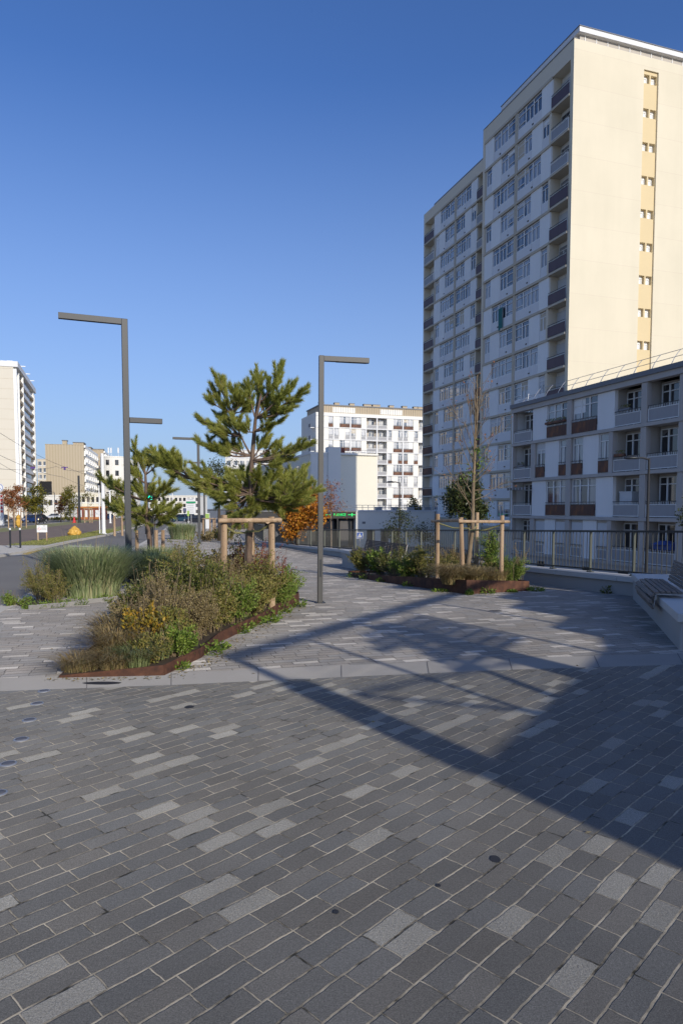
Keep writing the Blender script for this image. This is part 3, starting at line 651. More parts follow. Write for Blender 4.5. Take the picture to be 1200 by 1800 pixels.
for x in (46.4, 50.2, 54.0, 57.6, 59.9, 64.2, 67.7, 70.7, 71.6): mb.box(x, x + (1.9 if x in (57.6, 59.9, 71.6) else 1.2), 2, 3, 25.85, 26.5, 1); mb.box(x - .05, x + (1.95 if x in (57.6, 59.9, 71.6) else 1.25), 1.95, 3.05, 26.5, 26.65, 0)
FM.wall(mb, 'roof', [M['roofgrey'], M['beige']])

# ---------------- gable house in front of it
gb = plane_root('gable_block', 'plain cream gable house half in shadow with broad chimney, before the white block', 'building', 107, 30.2)
FB = Fac(gb, -30.2, 0, 0)
wall = MB(); wall.box(30.2, 41.86, 0, 45, -3.4, 10.3, 0); wall.box(30.3, 35.28, -.3, -.001, -3.4, 10.3, 1); 
for k in range(4):
    for j in range(9):
        wall.box(30.12, 30.199, 2 + j * 4.6, 3.6 + j * 4.6, -1.5 + k * 2.9, .1 + k * 2.9, 2)
FB.wall(wall, 'wall', [M['gablecream'], M['offwhite'], M['glass_dark']])
mb = MB(); mb.box(30.1, 41.95, -.35, 45.1, 10.3, 10.62); FB.wall(mb, 'roof', [M['offwhite']])
mb = MB(); mb.box(33.15, 35.3, -.55, -.301, -3.4, 11.5, 0); mb.box(33.15, 35.3, -.301, 1, 10.63, 11.5, 0); mb.box(35.6, 36.4, .6, 1.4, 10.63, 11.5, 1); FB.wall(mb, 'chimney', [M['offwhite'], M['brickred']])
mb = MB(); s = 36.5
for a in np.arange(36.6, 41.8, .5): mb.tube([(a, .2, 10.6), (a + .3, .5, 11.2)], .03, 4)
mb.tube([(36.6, .5, 11.2), (41.8, .5, 11.2)], .03, 4); FB.wall(mb, 'roof_railing', [M['steel']])

# ---------------- pharmacy
ph = plane_root('pharmacy_building', 'single storey shop building with black pharmacy front and green neon sign', 'shop', 78, 27.8)
FP = Fac(ph, -27.8, 0, 0)
wall = MB(); wall.box(27.8, 38.3, 0, 12, -3.3, 1.15, 0); wall.box(14, 27.8, .9, 12, -3.3, 1.15, 1); wall.box(14, 27.79, .0, .9, .35, 1.16, 1)
wall.box(28.6, 29.0, -.05, 0, -.3, -.05, 2)
for x in (17, 20, 23.2, 25.4): wall.box(x, x + .15, .05, .9, -3.3, .35, 1)
FP.wall(wall, 'wall', [M['offwhite'], M['black'], M['roofgrey']])
mb = MB(); mb.box(27.8, 38.4, -.1, 12.1, 1.16, 1.32, 0); mb.box(13.9, 27.8, -.1, 12.1, 1.165, 1.3, 1); FP.wall(mb, 'roof', [M['panel2'], M['roofgrey']])
mb = MB()
for x in (17.2, 20.2, 23.4, 25.6): mb.box(x, x + 1.8, .86, .895, -3.0, .2)
FP.wall(mb, 'shop_window', [M['glass_dark']])
mb = MB()
for x in (29.2, 31.0, 32.5): mb.box(x, x + 1.0, -.04, -.002, -3.2, -1.0)
FP.wall(mb, 'door', [M['glass_dark']])
mb = MB()
for a in np.arange(19, 38.2, .75): mb.tube([(a, .3, 1.3), (a + .12, .7, 1.95)], .03, 4)
for z, y in ((1.95, .7), (1.65, .5)): mb.tube([(19, y, z), (38.2, y, z)], .025, 4)
for a in np.arange(31, 38.2, 2.2): mb.box(a, a + .8, 1.5, 2.1, 1.32, 1.75)
FP.wall(mb, 'roof_railing', [M['steel']])
def text_mesh(txt, size, ext, mat, name, parent, loc, rot):
    c = bpy.data.curves.new(name, 'FONT'); c.body = txt; c.size = size; c.extrude = ext; c.align_x = 'CENTER'; c.align_y = 'CENTER'
    o = bpy.data.objects.new(name + '_tmp', c); COL.objects.link(o)
    dg = bpy.context.evaluated_depsgraph_get(); me = bpy.data.meshes.new_from_object(o.evaluated_get(dg)); bpy.data.objects.remove(o)
    me.materials.clear(); me.materials.append(mat); x = bpy.data.objects.new(name, me); COL.objects.link(x); x.parent = parent; x.location = loc; x.rotation_euler = rot; return x
sg = text_mesh('PHARMACIE', .52, .02, M['greenlit'], 'neon_sign', ph, FP.pos(25.7, -.07, .78), (R(90), 0, 0)); sg.scale = (.55, .85, 1)
mb = MB(); mb.box(22.6, 24.6, -.08, -.05, .76, .82); mb.box(26.75, 27.7, -.08, -.05, .76, .82); mb.box(27.2, 27.32, -.082, -.052, .6, .98); FP.wall(mb, 'neon_strip', [M['greenlit']])

# ---------------- left tower
lt = empty('balcony_tower', 'pale high rise at the left edge with stacked balconies along its right side', 'tower', (-90, 190, -1.2), GA)
wall = MB(); wall.box(-32, 0, 0, 46, 0, 41.5, 0)
for k in range(15):
    z = 41.0 - 2.75 * k
    wall.box(-32, .0, -.04, 0, z - .05, z, 1)
    wall.box(.0, .9, 6.5, 13, z - 2.75, z - 1.9, 2); wall.box(.0, .9, 34, 41, z - 2.75, z - 1.9, 2)
    wall.box(.0, 1.0, 13, 34, z - 2.75, z - 1.75, 3); wall.box(.0, .4, 13, 34, z - 1.75, z - .1, 0)
    for j in range(8): wall.box(.4, .45, 14 + j * 2.4, 15.8 + j * 2.4, z - 1.65, z - .3, 4)
    for y in (1.5, 4, 43): wall.box(.0, .06, y, y + .9, z - 2.0, z - .6, 4)
wall.box(0, .8, .0, 1.2, 0, 41, 5); wall.box(0, .8, 5.6, 6.4, 0, 41, 5); wall.box(0, .9, 41, 41.8, 0, 41, 5); wall.box(0, .8, 45, 46, 0, 41, 5); wall.box(0, 1.05, 13, 13.5, 0, 41, 5)
wall.build('wall', [M['ltower'], M['trim'], M['beige'], M['panel2'], M['glass_dark'], M['white']], lt)
mb = MB(); mb.box(-32.2, 1.2, -.2, 46.3, 41.5, 43.0, 0)
for i in range(8): mb.box(-4 * i - 2, -4 * i - .6, 4, 6, 43.0, 43.9, 1)
for i in range(3): mb.tube([(.5, 14 + 12 * i, 43), (.5, 14 + 12 * i, 44.6)], .06, 4, 1); mb.box(0, 1.6, 14 + 12 * i, 14.2 + 12 * i, 44.3, 44.5, 1)
mb.build('roof', [M['panel2'], M['white']], lt)
# ---------------- beige slab and neighbours along the boulevard
def slab_house(name, label, X, Y, rz, wd, ln, h, gab, side, blocks, mode='side'):
    r = empty(name, label, 'building', (X, Y, g(Y)), R(rz))
    wall = MB(); wall.box(-wd, 0, 0, ln, 0, h, 0)
    nf = int(h / 2.9)
    for k in range(nf):
        z = h - 2.9 * (k + 1)
        if side:
            wall.box(0, .5, .4, ln, z + 2.1, z + 2.9, 1)
            for j in range(int(ln / 3.4)):
                wall.box(.0, .12, 1 + j * 3.4, 2.7 + j * 3.4, z + .3, z + 2.0, 2); wall.box(.0, .5, 3.0 + j * 3.4, 4.0 + j * 3.4, z, z + 2.1, 1)
                if j % 2 == 0: wall.box(.0, 1.3, .8 + j * 3.4, 2.9 + j * 3.4, z, z + 1.0, 1)
    wall.build('wall', [gab, M['white'], M['glass_dark']], r)
    mb = MB()
    for a, b, c, d, z in blocks: mb.box(a, b, c, d, h, h + z, 0); mb.box(a - .2, b + .2, c - .2, d + .2, h + z, h + z + .25, 1)
    mb.box(-wd - .1, .1, -.1, ln + .1, h - .001, h + .12, 0)
    mb.build('roof', [gab, M['roofgrey']], r)
    return r
slab_house('beige_slab_block', 'beige corrugated gable with white balcony side, wide block left of the large lamp post', -87.6, 234, 14, 12.2, 42, 24.4, M['beigewall'], True, [(-7.2, -5.8, 3, 5, 1.6), (-3.6, -.3, 2, 8, .9), (-3, -.3, 24, 30, 1.2)])
slab_house('pink_beige_block', 'narrow pinkish beige block standing behind the wide beige gable', -97.5, 282, 14, 8, 30, 26.6, M['beige'], True, [(-4.5, -.2, 1, 6, .6)])
rb = empty('round_white_building', 'white round fronted building with antennas on its roof', 'building', (-88.5, 268, g(268)))
mb = MB(); mb.lathe([(5.2, 0), (5.2, 22.6), (5.3, 22.6), (5.3, 23.0), (.1, 23.0)], 32); mb.box(-4.5, 4.5, 0, 18, 0, 22.5)
for z in (7.2, 14.4): mb.lathe([(5.26, z), (5.26, z + .2)], 32)
mb.build('wall', M['offwhite'], rb)
mb = MB()
for k in range(5):
    z = 3.2 + k * 4.1
    for a in (-62, -100): c, q = math.cos(R(a)) * 5.18, math.sin(R(a)) * 5.18; mb.bar((c, q, z), (c, q, z + 2.0), 1.3, .25, up=(math.cos(R(a)), math.sin(R(a)), 0))
mb.build('window', M['glass_dark'], rb)
mb = MB()
for x in (-2.2, -1.2, 1.6): mb.tube([(x, 0, 23), (x, 0, 25.5)], .07, 5); mb.box(x - .25, x + .25, -.15, .15, 24.6, 26.6)
mb.build('antenna', M['white'], rb)
def grid_house(name, label, pxl, pxr, pytop, Y, body, winm, nx, dep=14, rz=0, fl=2.9, strip=None):
    a = D(pxl, pytop, Y); b = D(pxr, pytop, Y); z0 = g(Y) - (2.3 if pxl > 350 else 0); h = a.z - z0
    r = empty(name, label, 'building', (a.x, Y, z0), R(rz)); wd = b.x - a.x
    wall = MB(); wall.box(0, wd, 0, dep, 0, h, 0); n = int(h / fl)
    for k in range(n):
        z = h - fl * (k + 1)
        for j in range(nx):
            c = wd / nx; wall.box(j * c + c * .2, j * c + c * .8, -.06, 0, z + .5, z + 2.1, 1); wall.box(j * c + c * .12, j * c + c * .88, -.1, -.0, z + .05, z + .5, 2)
    wall.build('wall', [body, winm, strip or M['white']], r)
    mb = MB(); mb.box(-.2, wd + .2, -.2, dep, h, h + .35); mb.build('roof', strip or body, r); return r
grid_house('cream_grid_block', 'cream flats with white window bands between the left tower and the beige gable', 66, 93, 808, 300, M['cream'], M['glass_sun'], 3)
grid_house('white_flats', 'distant white flats seen through the big pine branches', 396, 478, 792, 250, M['offwhite'], M['glass_sun'], 7, strip=M['panel2'])
grid_house('orange_white_flats', 'distant flats with orange red wall panels behind the big pine', 470, 544, 806, 210, M['offwhite'], M['glass_dark'], 6, strip=M['orangeb'])
grid_house('low_white_depot', 'low white building with flat roof beyond the far road at left', 76, 112, 872, 200, M['offwhite'], M['glass_dark'], 4, fl=3.2)
grid_house('pale_station_hall', 'long pale building at the far end of the street behind the small pine', 262, 350, 872, 330, M['offwhite'], M['glass_dark'], 12, dep=20)
grid_house('red_kiosk', 'small red and white kiosk under the thin trees across the tram track', 136, 176, 893, 160, M['brickred'], M['white'], 4, dep=5, fl=2.6, strip=M['orangeb'])
grid_house('street_corner_house', 'pale house behind thin trees right of the beige gable foot', 118, 176, 868, 215, M['gablecream'], M['glass_dark'], 7, dep=10, fl=3.1)
bb = MB(); a = D(70, 846, 205); b = D(91, 870, 205); bb.box(0, b.x - a.x, 0, .4, b.z - a.z, 0); 
for x in (.6, b.x - a.x - .8): bb.box(x, x + .25, .1, .35, g(205) - a.z, b.z - a.z)
o = bb.build('billboard', M['black'], None, a); tag(o, 'black hoarding on posts in front of the cream grid flats', 'billboard')

def planter_box(s_, z, wd, mat, label, y=-.14):
    q = lb.location + Matrix.Rotation(GA, 3, 'Z') @ Vector(FL.pos(s_, y, z)); r = empty('flower_box', label, 'flower box', q, GA - R(90))
    m = MB(); m.box(0, wd, -.09, .09, 0, .16); m.build('box', mat, r)
    rs = np.random.RandomState(int(s_ * 10)); m = MB()
    for i in range(int(wd * 60)):
        c = Vector((rs.uniform(0, wd), rs.uniform(-.1, .1), .16 + rs.uniform(0, .22))); d = Vector(rs.normal(size=3)).normalized() * .05; e = d.cross(Vector(rs.normal(size=3))).normalized() * .03
        m.add([c - d, c + e, c + d, c - e], [(0, 1, 2, 3)])
    m.build('foliage', M['lf_mix'], r, recalc=False); return r
planter_box(4.45, 7.72, 2.3, M['rusty'], 'red brown flower box under the top left wide window of the grey block')
planter_box(11.9, 4.85, .9, M['rusty'], 'flower box with pots on the middle balcony of the grey block')
planter_box(.5, 4.85, .8, M['roofgrey'], 'dark plant pots on the leftmost middle balcony of the grey block', .1)
planter_box(11.9, 7.7, 1.0, M['roofgrey'], 'grey box and pots on the top right balcony of the grey block', .1)
m = MB(); q = lb.location + Matrix.Rotation(GA, 3, 'Z') @ Vector(FL.pos(11.9, .3, 1.02)); m.box(0, 1.1, 0, .7, 0, 1.55); m.box(-.03, 1.13, -.03, .73, 1.55, 1.63)
tag(m.build('storage_cabinet', M['shutter'], None, q, GA - R(90)), 'blue grey cabinet standing on a lower balcony of the grey block', 'cabinet')
m = MB(); q = lb.location + Matrix.Rotation(GA, 3, 'Z') @ Vector(FL.pos(14.9, .2, -.95)); m.box(0, 1.5, 0, .6, 0, .45); m.tube([(.75, .3, .4), (.75, .3, .6)], [.8, .3], 8)
tag(m.build('blue_tarpaulin', M['bluecloth'], None, q, GA - R(90)), 'blue tarpaulin heap on the lowest balcony at the right', 'tarpaulin')
# ================================================================== WALL, FENCE, BENCHES
def UVg(u, v, dz=0): p = UV(u, v); p.z = g(p.y) + dz; return p
def ftop(u): return 1.475 - .0283 * u if u < 40 else .343 - .012 * (u - 40)
def low_wall(name, label, u0, u1, wid=.34):
    r = empty(name, label, 'wall', UVg(u0, 9.2), GA)
    inv = r.location; mb = MB(); mc = MB(); us = list(np.linspace(u0, u1, max(2, int((u1 - u0) / 1.9) + 1)))
    def L(u, v, z): return (v - 9.2, u - u0, z - inv.z)
    for a, b in zip(us, us[1:]):
        for m, va, vb, za, zb in ((mb, 9.2, 9.2 + wid, -3.3, -.10), (mc, 9.14, 9.2 + wid + .05, -.10, 0)):
            q = 1 if m is mb else 0; gap = .004 if m is mc else 0
            ta, tb = ftop(a) - .87, ftop(b) - .87
            bot = lambda t: za if m is mb else t + za
            vs = [L(a + gap, va, bot(ta)), L(a + gap, vb, bot(ta)), L(b - gap, vb, bot(tb)), L(b - gap, va, bot(tb)), L(a + gap, va, ta + zb), L(a + gap, vb, ta + zb), L(b - gap, vb, tb + zb), L(b - gap, va, tb + zb)]
            m.add(vs, [(0, 3, 2, 1), (4, 5, 6, 7), (0, 1, 5, 4), (1, 2, 6, 5), (2, 3, 7, 6), (3, 0, 4, 7)])
    mb.build('wall_body', M['concrete'], r); mc.build('coping', M['coping'], r); return r
low_wall('low_wall', 'long pale concrete kerb wall under the black railing on the plaza edge', -14, 45)
fu = [-8, -6.5, -5, -3.5, -2, -.5, .8, 2.1, 3.4, 4.7, 6.0, 7.3, 8.4, 9.27, 10.55, 11.8, 13.07, 14.23, 15.4, 16.6, 17.75, 18.87, 20.05, 21.25, 22.47, 24.36, 26.36, 28.45, 30.7, 33.03, 35.5, 38.06, 41, 44.5]
fr_ = empty('metal_railing', 'black steel railing with olive posts on top of the low concrete wall', 'railing', UVg(8, 9.2), GA)
ol = fr_.location
def LF(u, v, z): return Vector((v - 9.2, u - 8, z - ol.z))
post = None
rl = MB(); brs = MB()
for a, b in zip(fu, fu[1:]):
    ta, tb = ftop(a), ftop(b)
    rl.bar(LF(a, 9.37, ta - .02), LF(b, 9.37, tb - .02), .05, .04); rl.bar(LF(a, 9.37, ta - .80), LF(b, 9.37, tb - .80), .035, .03)
    n = max(2, int((b - a) / .115))
    for i in range(1, n):
        u = a + (b - a) * i / n; t0 = ta + (tb - ta) * i / n; brs.bar(LF(u, 9.37, t0 - .79), LF(u, 9.37, t0 - .035), .011, .010)
rl.build('rail', M['darkgrey'], fr_)
brs.build('baluster', M['fencebar'], fr_)['kind'] = 'stuff'
pm = MB(); pm.box(-.028, .028, -.012, .012, -.845, .0); pm.box(-.06, .06, -.05, .05, -.87, -.855)
for q in (-.04, .04): pm.lathe([(.01, -.855), (.01, -.83)], 6, 0, (q, .03, 0))
post = pm.build('post', M['fencepost'], fr_); pd = post.data; bpy.data.objects.remove(post)
for u in fu:
    o = link('post', pd, fr_, LF(u, 9.37, ftop(u)))
# far continuation of the railing
fr2 = empty('metal_railing', 'far stretch of black railing beyond the orange tree beside the distant pavement', 'railing', gp(-5.2, 44))
pts = [gp(-5.2 - .45 * i, 45 + 2.6 * i) for i in range(7)]; rl = MB(); bl = MB(); ps = MB()
for a, b in zip(pts, pts[1:]):
    a = a - fr2.location; b = b - fr2.location
    rl.bar(a + Vector((0, 0, 1.1)), b + Vector((0, 0, 1.1)), .06, .05); rl.bar(a + Vector((0, 0, .15)), b + Vector((0, 0, .15)), .05, .04)
    ps.bar(a, a + Vector((0, 0, 1.15)), .08, .08)
    for i in range(1, 16): p = a.lerp(b, i / 16); bl.bar(p + Vector((0, 0, .15)), p + Vector((0, 0, 1.1)), .02, .02)
rl.build('rail', M['darkgrey'], fr2); ps.build('post', M['darkgrey'], fr2); bl.build('baluster', M['darkgrey'], fr2)['kind'] = 'stuff'

# concrete bench plinths + wooden benches
def plinth(name, label, A, Bp, wid, hgt, side=1):
    A = Vector(A); Bp = Vector(Bp); d = (Bp - A); d.z = 0; L = d.length; rz = math.atan2(d.y, d.x) - math.pi / 2
    r = empty(name, label, 'plinth', A, rz); mb = MB()
    x0, x1 = (0, wid) if side > 0 else (-wid, 0)
    mb.box(x0, x1, 0, L, -.4, hgt - .1); mb.build('plinth_body', M['concrete'], r, bevel=.006)
    mb = MB(); n = 2
    for i in range(n): mb.box(x0 - .03, x1 + .03, -.03 + i * (L + .06) / n + .003 * i, -.03 + (i + 1) * (L + .06) / n - .003, hgt - .1, hgt)
    mb.build('coping', M['coping'], r, bevel=.008); return r, L
def bench(name, label, P, rz, L, mat, back=True):
    """local: length along y, front edge toward -x"""
    r = empty(name, label, 'bench', P, rz)
    st = MB()
    prof = [(-.10, -.16), (-.125, -.08), (-.105, -.005), (-.05, .035), (.02, .045), (.09, .045), (.16, .042), (.23, .04)]
    seat = MB()
    for (x, z), (x2, z2) in zip(prof, prof[1:] + [(prof[-1][0] + .07, prof[-1][1])]):
        d = Vector((x2 - x, 0, z2 - z)).normalized(); n = Vector((d.z, 0, -d.x)) * -1
        c = Vector((x, 0, z)); seat.bar(c + Vector((0, 0, 0)), c + Vector((0, L, 0)), .056, .024, up=(-d.z, 0, d.x) if abs(d.x) < .99 else (0, 0, 1))
    seat.build('seat', mat, r, bevel=.003)
    if back:
        bk = MB()
        for i in range(7):
            x = .34 + .012 * i; z = .055 + .046 * i
            bk.bar((x, 0, z), (x, L, z), .022, .038)
        bk.build('backrest', mat, r, bevel=.003)
    fm = MB()
    for y in [.06, L * .5, L - .06]:
        fm.bar((-.08, y, -.15), (-.06, y, -.02), .01, .04, up=(0, 1, 0)); fm.bar((-.06, y, .012), (.32, y, .012), .04, .02); fm.bar((.36, y, .0), (.45, y, .34), .03, .012, up=(1, 0, .3))
        fm.bar((-.06, y, .0), (-.06, y, -.06), .04, .02, up=(1, 0, 0))
    fm.build('frame', M['steel'], r); return r
A = G(1193, 1143); B_ = G(1129, 1070)
dd = (B_ - A).normalized(); az = math.atan2(dd.y, dd.x) - math.pi / 2
Bend = A + dd * 4.9
pr, L = plinth('concrete_plinth', 'pale concrete bench block at the right edge carrying the dark slatted bench', A, Bend, 1.6, .42)
pb = A + dd * 1.35; pb.z = .45; n_ = Vector((dd.y, -dd.x, 0))
bench('slatted_bench', 'weathered dark grey slatted bench with backrest at the right edge of the plaza', (pb.x - .02, pb.y, .455), az, 1.75, M['benchwood'])
A2 = UVg(15.2, 7.2); A2.z = g(18.5); B2_ = UV(21.6, 7.2)
pl, L2 = plinth('concrete_plinth', 'white concrete bench block beside the low wall behind the right planter', A2, (B2_.x, B2_.y, A2.z), 1.0, .46)
q2 = UV(17.3, 7.25); bench('slatted_bench', 'brown slatted bench on the white block, half hidden by planter shrubs', (q2.x, q2.y, A2.z + .49), GA, 3.2, M['brownwood'])

# ================================================================== LAMPS, MASTS, SIGNS
def boulevard_lamp(H=6.5):
    r = empty('street_lamp', 'large two armed angular street lamp, nearest of its kind, behind the left grasses', 'street lamp')
    m = MB(); m.box(-.075, .075, -.06, .06, 0, H); m.build('pole', M['lampgrey'], r, bevel=.008)
    m = MB(); m.box(-1.52, -.076, -.06, .06, H - .14, H); m.box(-1.4, -.5, -.04, .04, H - .146, H - .141); m.build('upper_arm', M['lampgrey'], r, bevel=.008)
    m = MB(); m.box(.076, .88, -.06, .06, 3.95, 4.08); m.build('lower_arm', M['lampgrey'], r, bevel=.008)
    m = MB(); m.box(-.0765, -.07, -.03, .03, .6, 1.0); m.box(-.02, .02, -.066, -.06, 1.7, 1.75); m.build('service_door', M['darkgrey'], r)
    m = MB(); m.box(-.14, .14, -.13, .13, -.15, .012)
    for x in (-.115, .115):
        for y in (-.105, .105): m.lathe([(.015, .012), (.015, .03)], 6, 0, (x, y, 0))
    m.build('base_plate', M['lampgrey'], r)
    return r
la = boulevard_lamp(); LD = math.atan2(.6, 1.47)
pa = D(227, 1000, 17.3); la.location = gp(pa.x, 17.3); la.rotation_euler = (0, 0, LD)
def lamp_at(px, Y, label, grp=None): p = D(px, 900, Y); return dup(la, gp(p.x, Y), LD, label, grp)
lamp_at(350, 42, 'tall angular street lamp rising left of the big pine, its base on open paving')
lamp_at(359.5, 62, 'angular street lamp just behind the one beside the big pine, seen smaller')
lamp_at(43, 140, 'distant angular lamp between the red and the olive tree')
lamp_at(97, 165, 'distant angular lamp in front of the beige gable near the brown tree')
lamp_at(130, 200, 'farthest angular lamp right of the grey tram mast')
lb_ = empty('path_lamp', 'slim angular lamp with one arm to the right in the middle of the plaza', 'street lamp', gp(-.37, 11.67))
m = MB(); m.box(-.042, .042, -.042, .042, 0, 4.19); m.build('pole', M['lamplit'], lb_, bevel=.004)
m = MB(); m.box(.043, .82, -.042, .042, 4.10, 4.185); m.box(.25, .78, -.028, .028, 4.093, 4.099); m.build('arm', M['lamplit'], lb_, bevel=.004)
m = MB(); m.box(-.085, .085, -.085, .085, -.03, .01)
for x in (-.068, .068):
    for y in (-.068, .068): m.lathe([(.009, .01), (.009, .022)], 6, 0, (x, y, 0))
m.box(-.02, .02, -.0445, -.042, .45, .75); m.build('base_plate', M['darkgrey'], lb_)
lb_.rotation_euler = (0, R(.45), R(11))
def hook_lamp(px, pyTop, Y, label):
    p = D(px, pyTop, Y); z0 = -3.2; h = p.z - z0
    r = empty('street_lamp', label, 'street lamp', (p.x, Y, z0), R(4)); k = h / 6.9
    m = MB(); m.tube([(0, 0, 0), (0, 0, h * .5), (0, 0, h)], [.075, .06, .045], 10); m.build('pole', M['black'], r)
    m = MB(); m.tube([(0, 0, h - .04), (-.25 * k, 0, h + .02), (-.55 * k, 0, h + .05)], .035, 8); m.build('arm', M['black'], r)
    m = MB(); m.lathe([(.02, .10), (.12, .09), (.24, .02), (.25, -.03), (.18, -.05), (.05, -.05)], 14); o = m.build('lamp_head', M['darkgrey'], r, (-.72 * k, 0, h + .02), smooth=True); o.scale = (1.35, .8, .9)
    return r
hook_lamp(1140, 806, 27, 'black hooked street lamp in front of the grey block at the right')
hook_lamp(702, 848, 52, 'black hooked street lamp in front of the pharmacy roof')
# tram masts
def mast(px, pytop, Y, w_, mat, label, name='tram_mast'):
    p = D(px, pytop, Y); b = gp(p.x, Y); h = p.z - b.z; r = empty(name, label, 'mast', b)
    m = MB(); m.tube([(0, 0, 0), (0, 0, h)], [w_, w_ * .82], 12); m.build('pole', mat, r, smooth=False)
    m = MB(); m.tube([(0, 0, 0), (0, 0, .08)], w_ * 1.5, 12); m.build('foot', mat, r); return r
wm = mast(180, 797, 62, .17, M['white'], 'thick white tram mast with a slim pipe beside it on the grass verge')
m = MB(); m.tube([(-.36, 0, 0), (-.36, 0, 4.4)], .045, 6); m.bar((-.36, 0, 3), (0, 0, 3), .04); m.build('pipe', M['white'], wm)
mast(138.5, 836, 122, .22, M['lampgrey'], 'grey cylindrical tram mast beside the red cone')
for px, py, Y, lb2 in ((193, 850, 118, 'white tram mast behind the branches left of the large lamp'), (240, 866, 150, 'white mast behind the small pine, nearest of the far ones'), (285, 862, 150, 'white mast seen right of the green signal behind the small pine'), (303, 858, 190, 'slim far white mast between the two pines'), (272, 868, 210, 'slim far white mast just right of the green signal')):
    mast(px, py, Y, .16, M['white'], lb2)
def wire(pts, label, r_=.02):
    m = MB(); P = []
    for a, b in zip(pts, pts[1:]):
        for i in range(9): t = i / 8; p = Vector(a).lerp(Vector(b), t); p.z -= .5 * 4 * t * (1 - t) * (Vector(a) - Vector(b)).length / 60; P.append(p)
    m.tube(P, r_, 4); o = m.build('overhead_wire', M['darkgrey']); tag(o, label, 'wire')
wire([D(-30, 741, 60), D(118, 822, 110), D(230, 852, 170)], 'topmost slanting tram wire at left crossing the beige gable')
wire([D(-20, 790, 60), D(110, 838, 110), D(200, 866, 180)], 'middle slanting tram wire at left below the topmost one')
wire([D(-20, 822, 70), D(100, 820, 115), D(180, 823, 62)], 'level cross wire running to the white tram mast')
wire([D(-20, 802, 70), D(75, 846, 118), D(95, 864, 150)], 'lowest slanting tram wire near the olive tree')
m = MB(); a = D(114, 822, 108); m.box(-.5, .5, -.05, .05, -.02, .12); m.box(-.12, .15, -.06, .06, -.38, -.02)
o = m.build('wire_fitting', M['purple'], None, a); tag(o, 'purple fitting hanging on the cross wire in front of the beige gable', 'wire fitting')
m = MB(); a = D(58, 822, 104); m.box(-.35, .35, -.05, .05, -.15, .12); o = m.build('wire_fitting', M['purple'], None, a); tag(o, 'purple fitting hanging on the cross wire in front of the left tower', 'wire fitting')

# bollards
bo = None
for px, lb3 in ((19, 'left one of the two dark bollards with white ball tops on the refuge'), (36.5, 'right one of the two dark bollards with white ball tops on the refuge')):
    p = G(px, 963); r = empty('bollard', lb3, 'bollard', p, 0, 'bollards on the refuge')
    m = MB(); m.tube([(0, 0, 0), (0, 0, .98)], .048, 12); m.build('post', M['darkgrey'], r)
    m = MB(); m.lathe([(.02, .97), (.05, 1.0), (.06, 1.04), (.05, 1.08), (.015, 1.1)], 12); m.build('ball_top', M['white'], r, smooth=True)
# notice board
p = G(75, 951); r = empty('notice_board', 'small white notice board on two wooden legs on the tram verge', 'notice board', p, R(12)); s = p.y / 1200.
H_ = 28 * s; W_ = 17 * s
m = MB(); m.box(-W_ / 2, W_ / 2, -.02, .02, H_ * .55, H_); m.build('board', M['white'], r)
for x in (-W_ * .42, W_ * .42): m = MB(); m.box(x - .035, x + .035, .021, .08, 0, H_ * .62); m.build('leg', M['stake'], r)
m = MB(); n = 20; c = (-W_ * .27, H_ * .77)
for i in range(n):
    a0, a1 = 2 * math.pi * i / n, 2 * math.pi * (i + 1) / n
    m.bar((c[0] + .09 * math.cos(a0), -.025, c[1] + .09 * math.sin(a0)), (c[0] + .09 * math.cos(a1), -.025, c[1] + .09 * math.sin(a1)), .01, .03, up=(0, 1, 0))
m.bar((c[0] - .06, -.026, c[1] + .06), (c[0] + .06, -.026, c[1] - .06), .01, .025, up=(0, 1, 0)); m.build('prohibition_ring', M['signred'], r)
m = MB()
for i in range(3): m.box(-W_ * .08, W_ * .42, -.024, -.02, H_ * (.70 + .06 * i), H_ * (.715 + .06 * i))
m.box(-W_ * .35, -W_ * .2, -.024, -.02, H_ * .93, H_ * .96); m.box(W_ * .1, W_ * .35, -.024, -.02, H_ * .93, H_ * .96); m.build('lettering', M['roofgrey'], r)
# yellow bag
p = G(131, 941); r = None
def blob(name, mat, loc, rx, ry, rz_, seed, label, cat, knot=True):
    rd = random.Random(seed); bm = bmesh.new(); bmesh.ops.create_icosphere(bm, subdivisions=4, radius=1)
    from mathutils import noise as N_
    for v in bm.verts:
        d = v.co.normalized(); k = 1 + .28 * N_.noise(d * 2.3 + Vector((seed, 0, 0))) + .13 * N_.noise(d * 6 + Vector((seed, 3, 0)))
        v.co = Vector((d.x * rx, d.y * ry, max(d.z, -.55) * rz_)) * k
        if knot and d.z > .82: v.co.z += .35 * rz_ * (d.z - .82) / .18
    me = bpy.data.meshes.new(name); bm.to_mesh(me); bm.free(); me.materials.append(mat); me.polygons.foreach_set('use_smooth', [True] * len(me.polygons))
    o = link(name, me, None, loc); return tag(o, label, cat)
blob('rubbish_bag', M['yellowbag'], p + Vector((0, 0, .22)), .52, .42, .42, 3, 'crumpled yellow orange bag lying on the grass verge', 'bag')
# red cone
p = G(131, 919); r = empty('traffic_cone', 'red traffic cone at the foot of the grey tram mast', 'cone', p)
m = MB(); m.lathe([(.3, .05), (.12, 1.0), (.08, 1.05)], 12); m.build('cone_body', M['signred'], r); m = MB(); m.box(-.35, .35, -.35, .35, 0, .05); m.build('base', M['signred'], r)
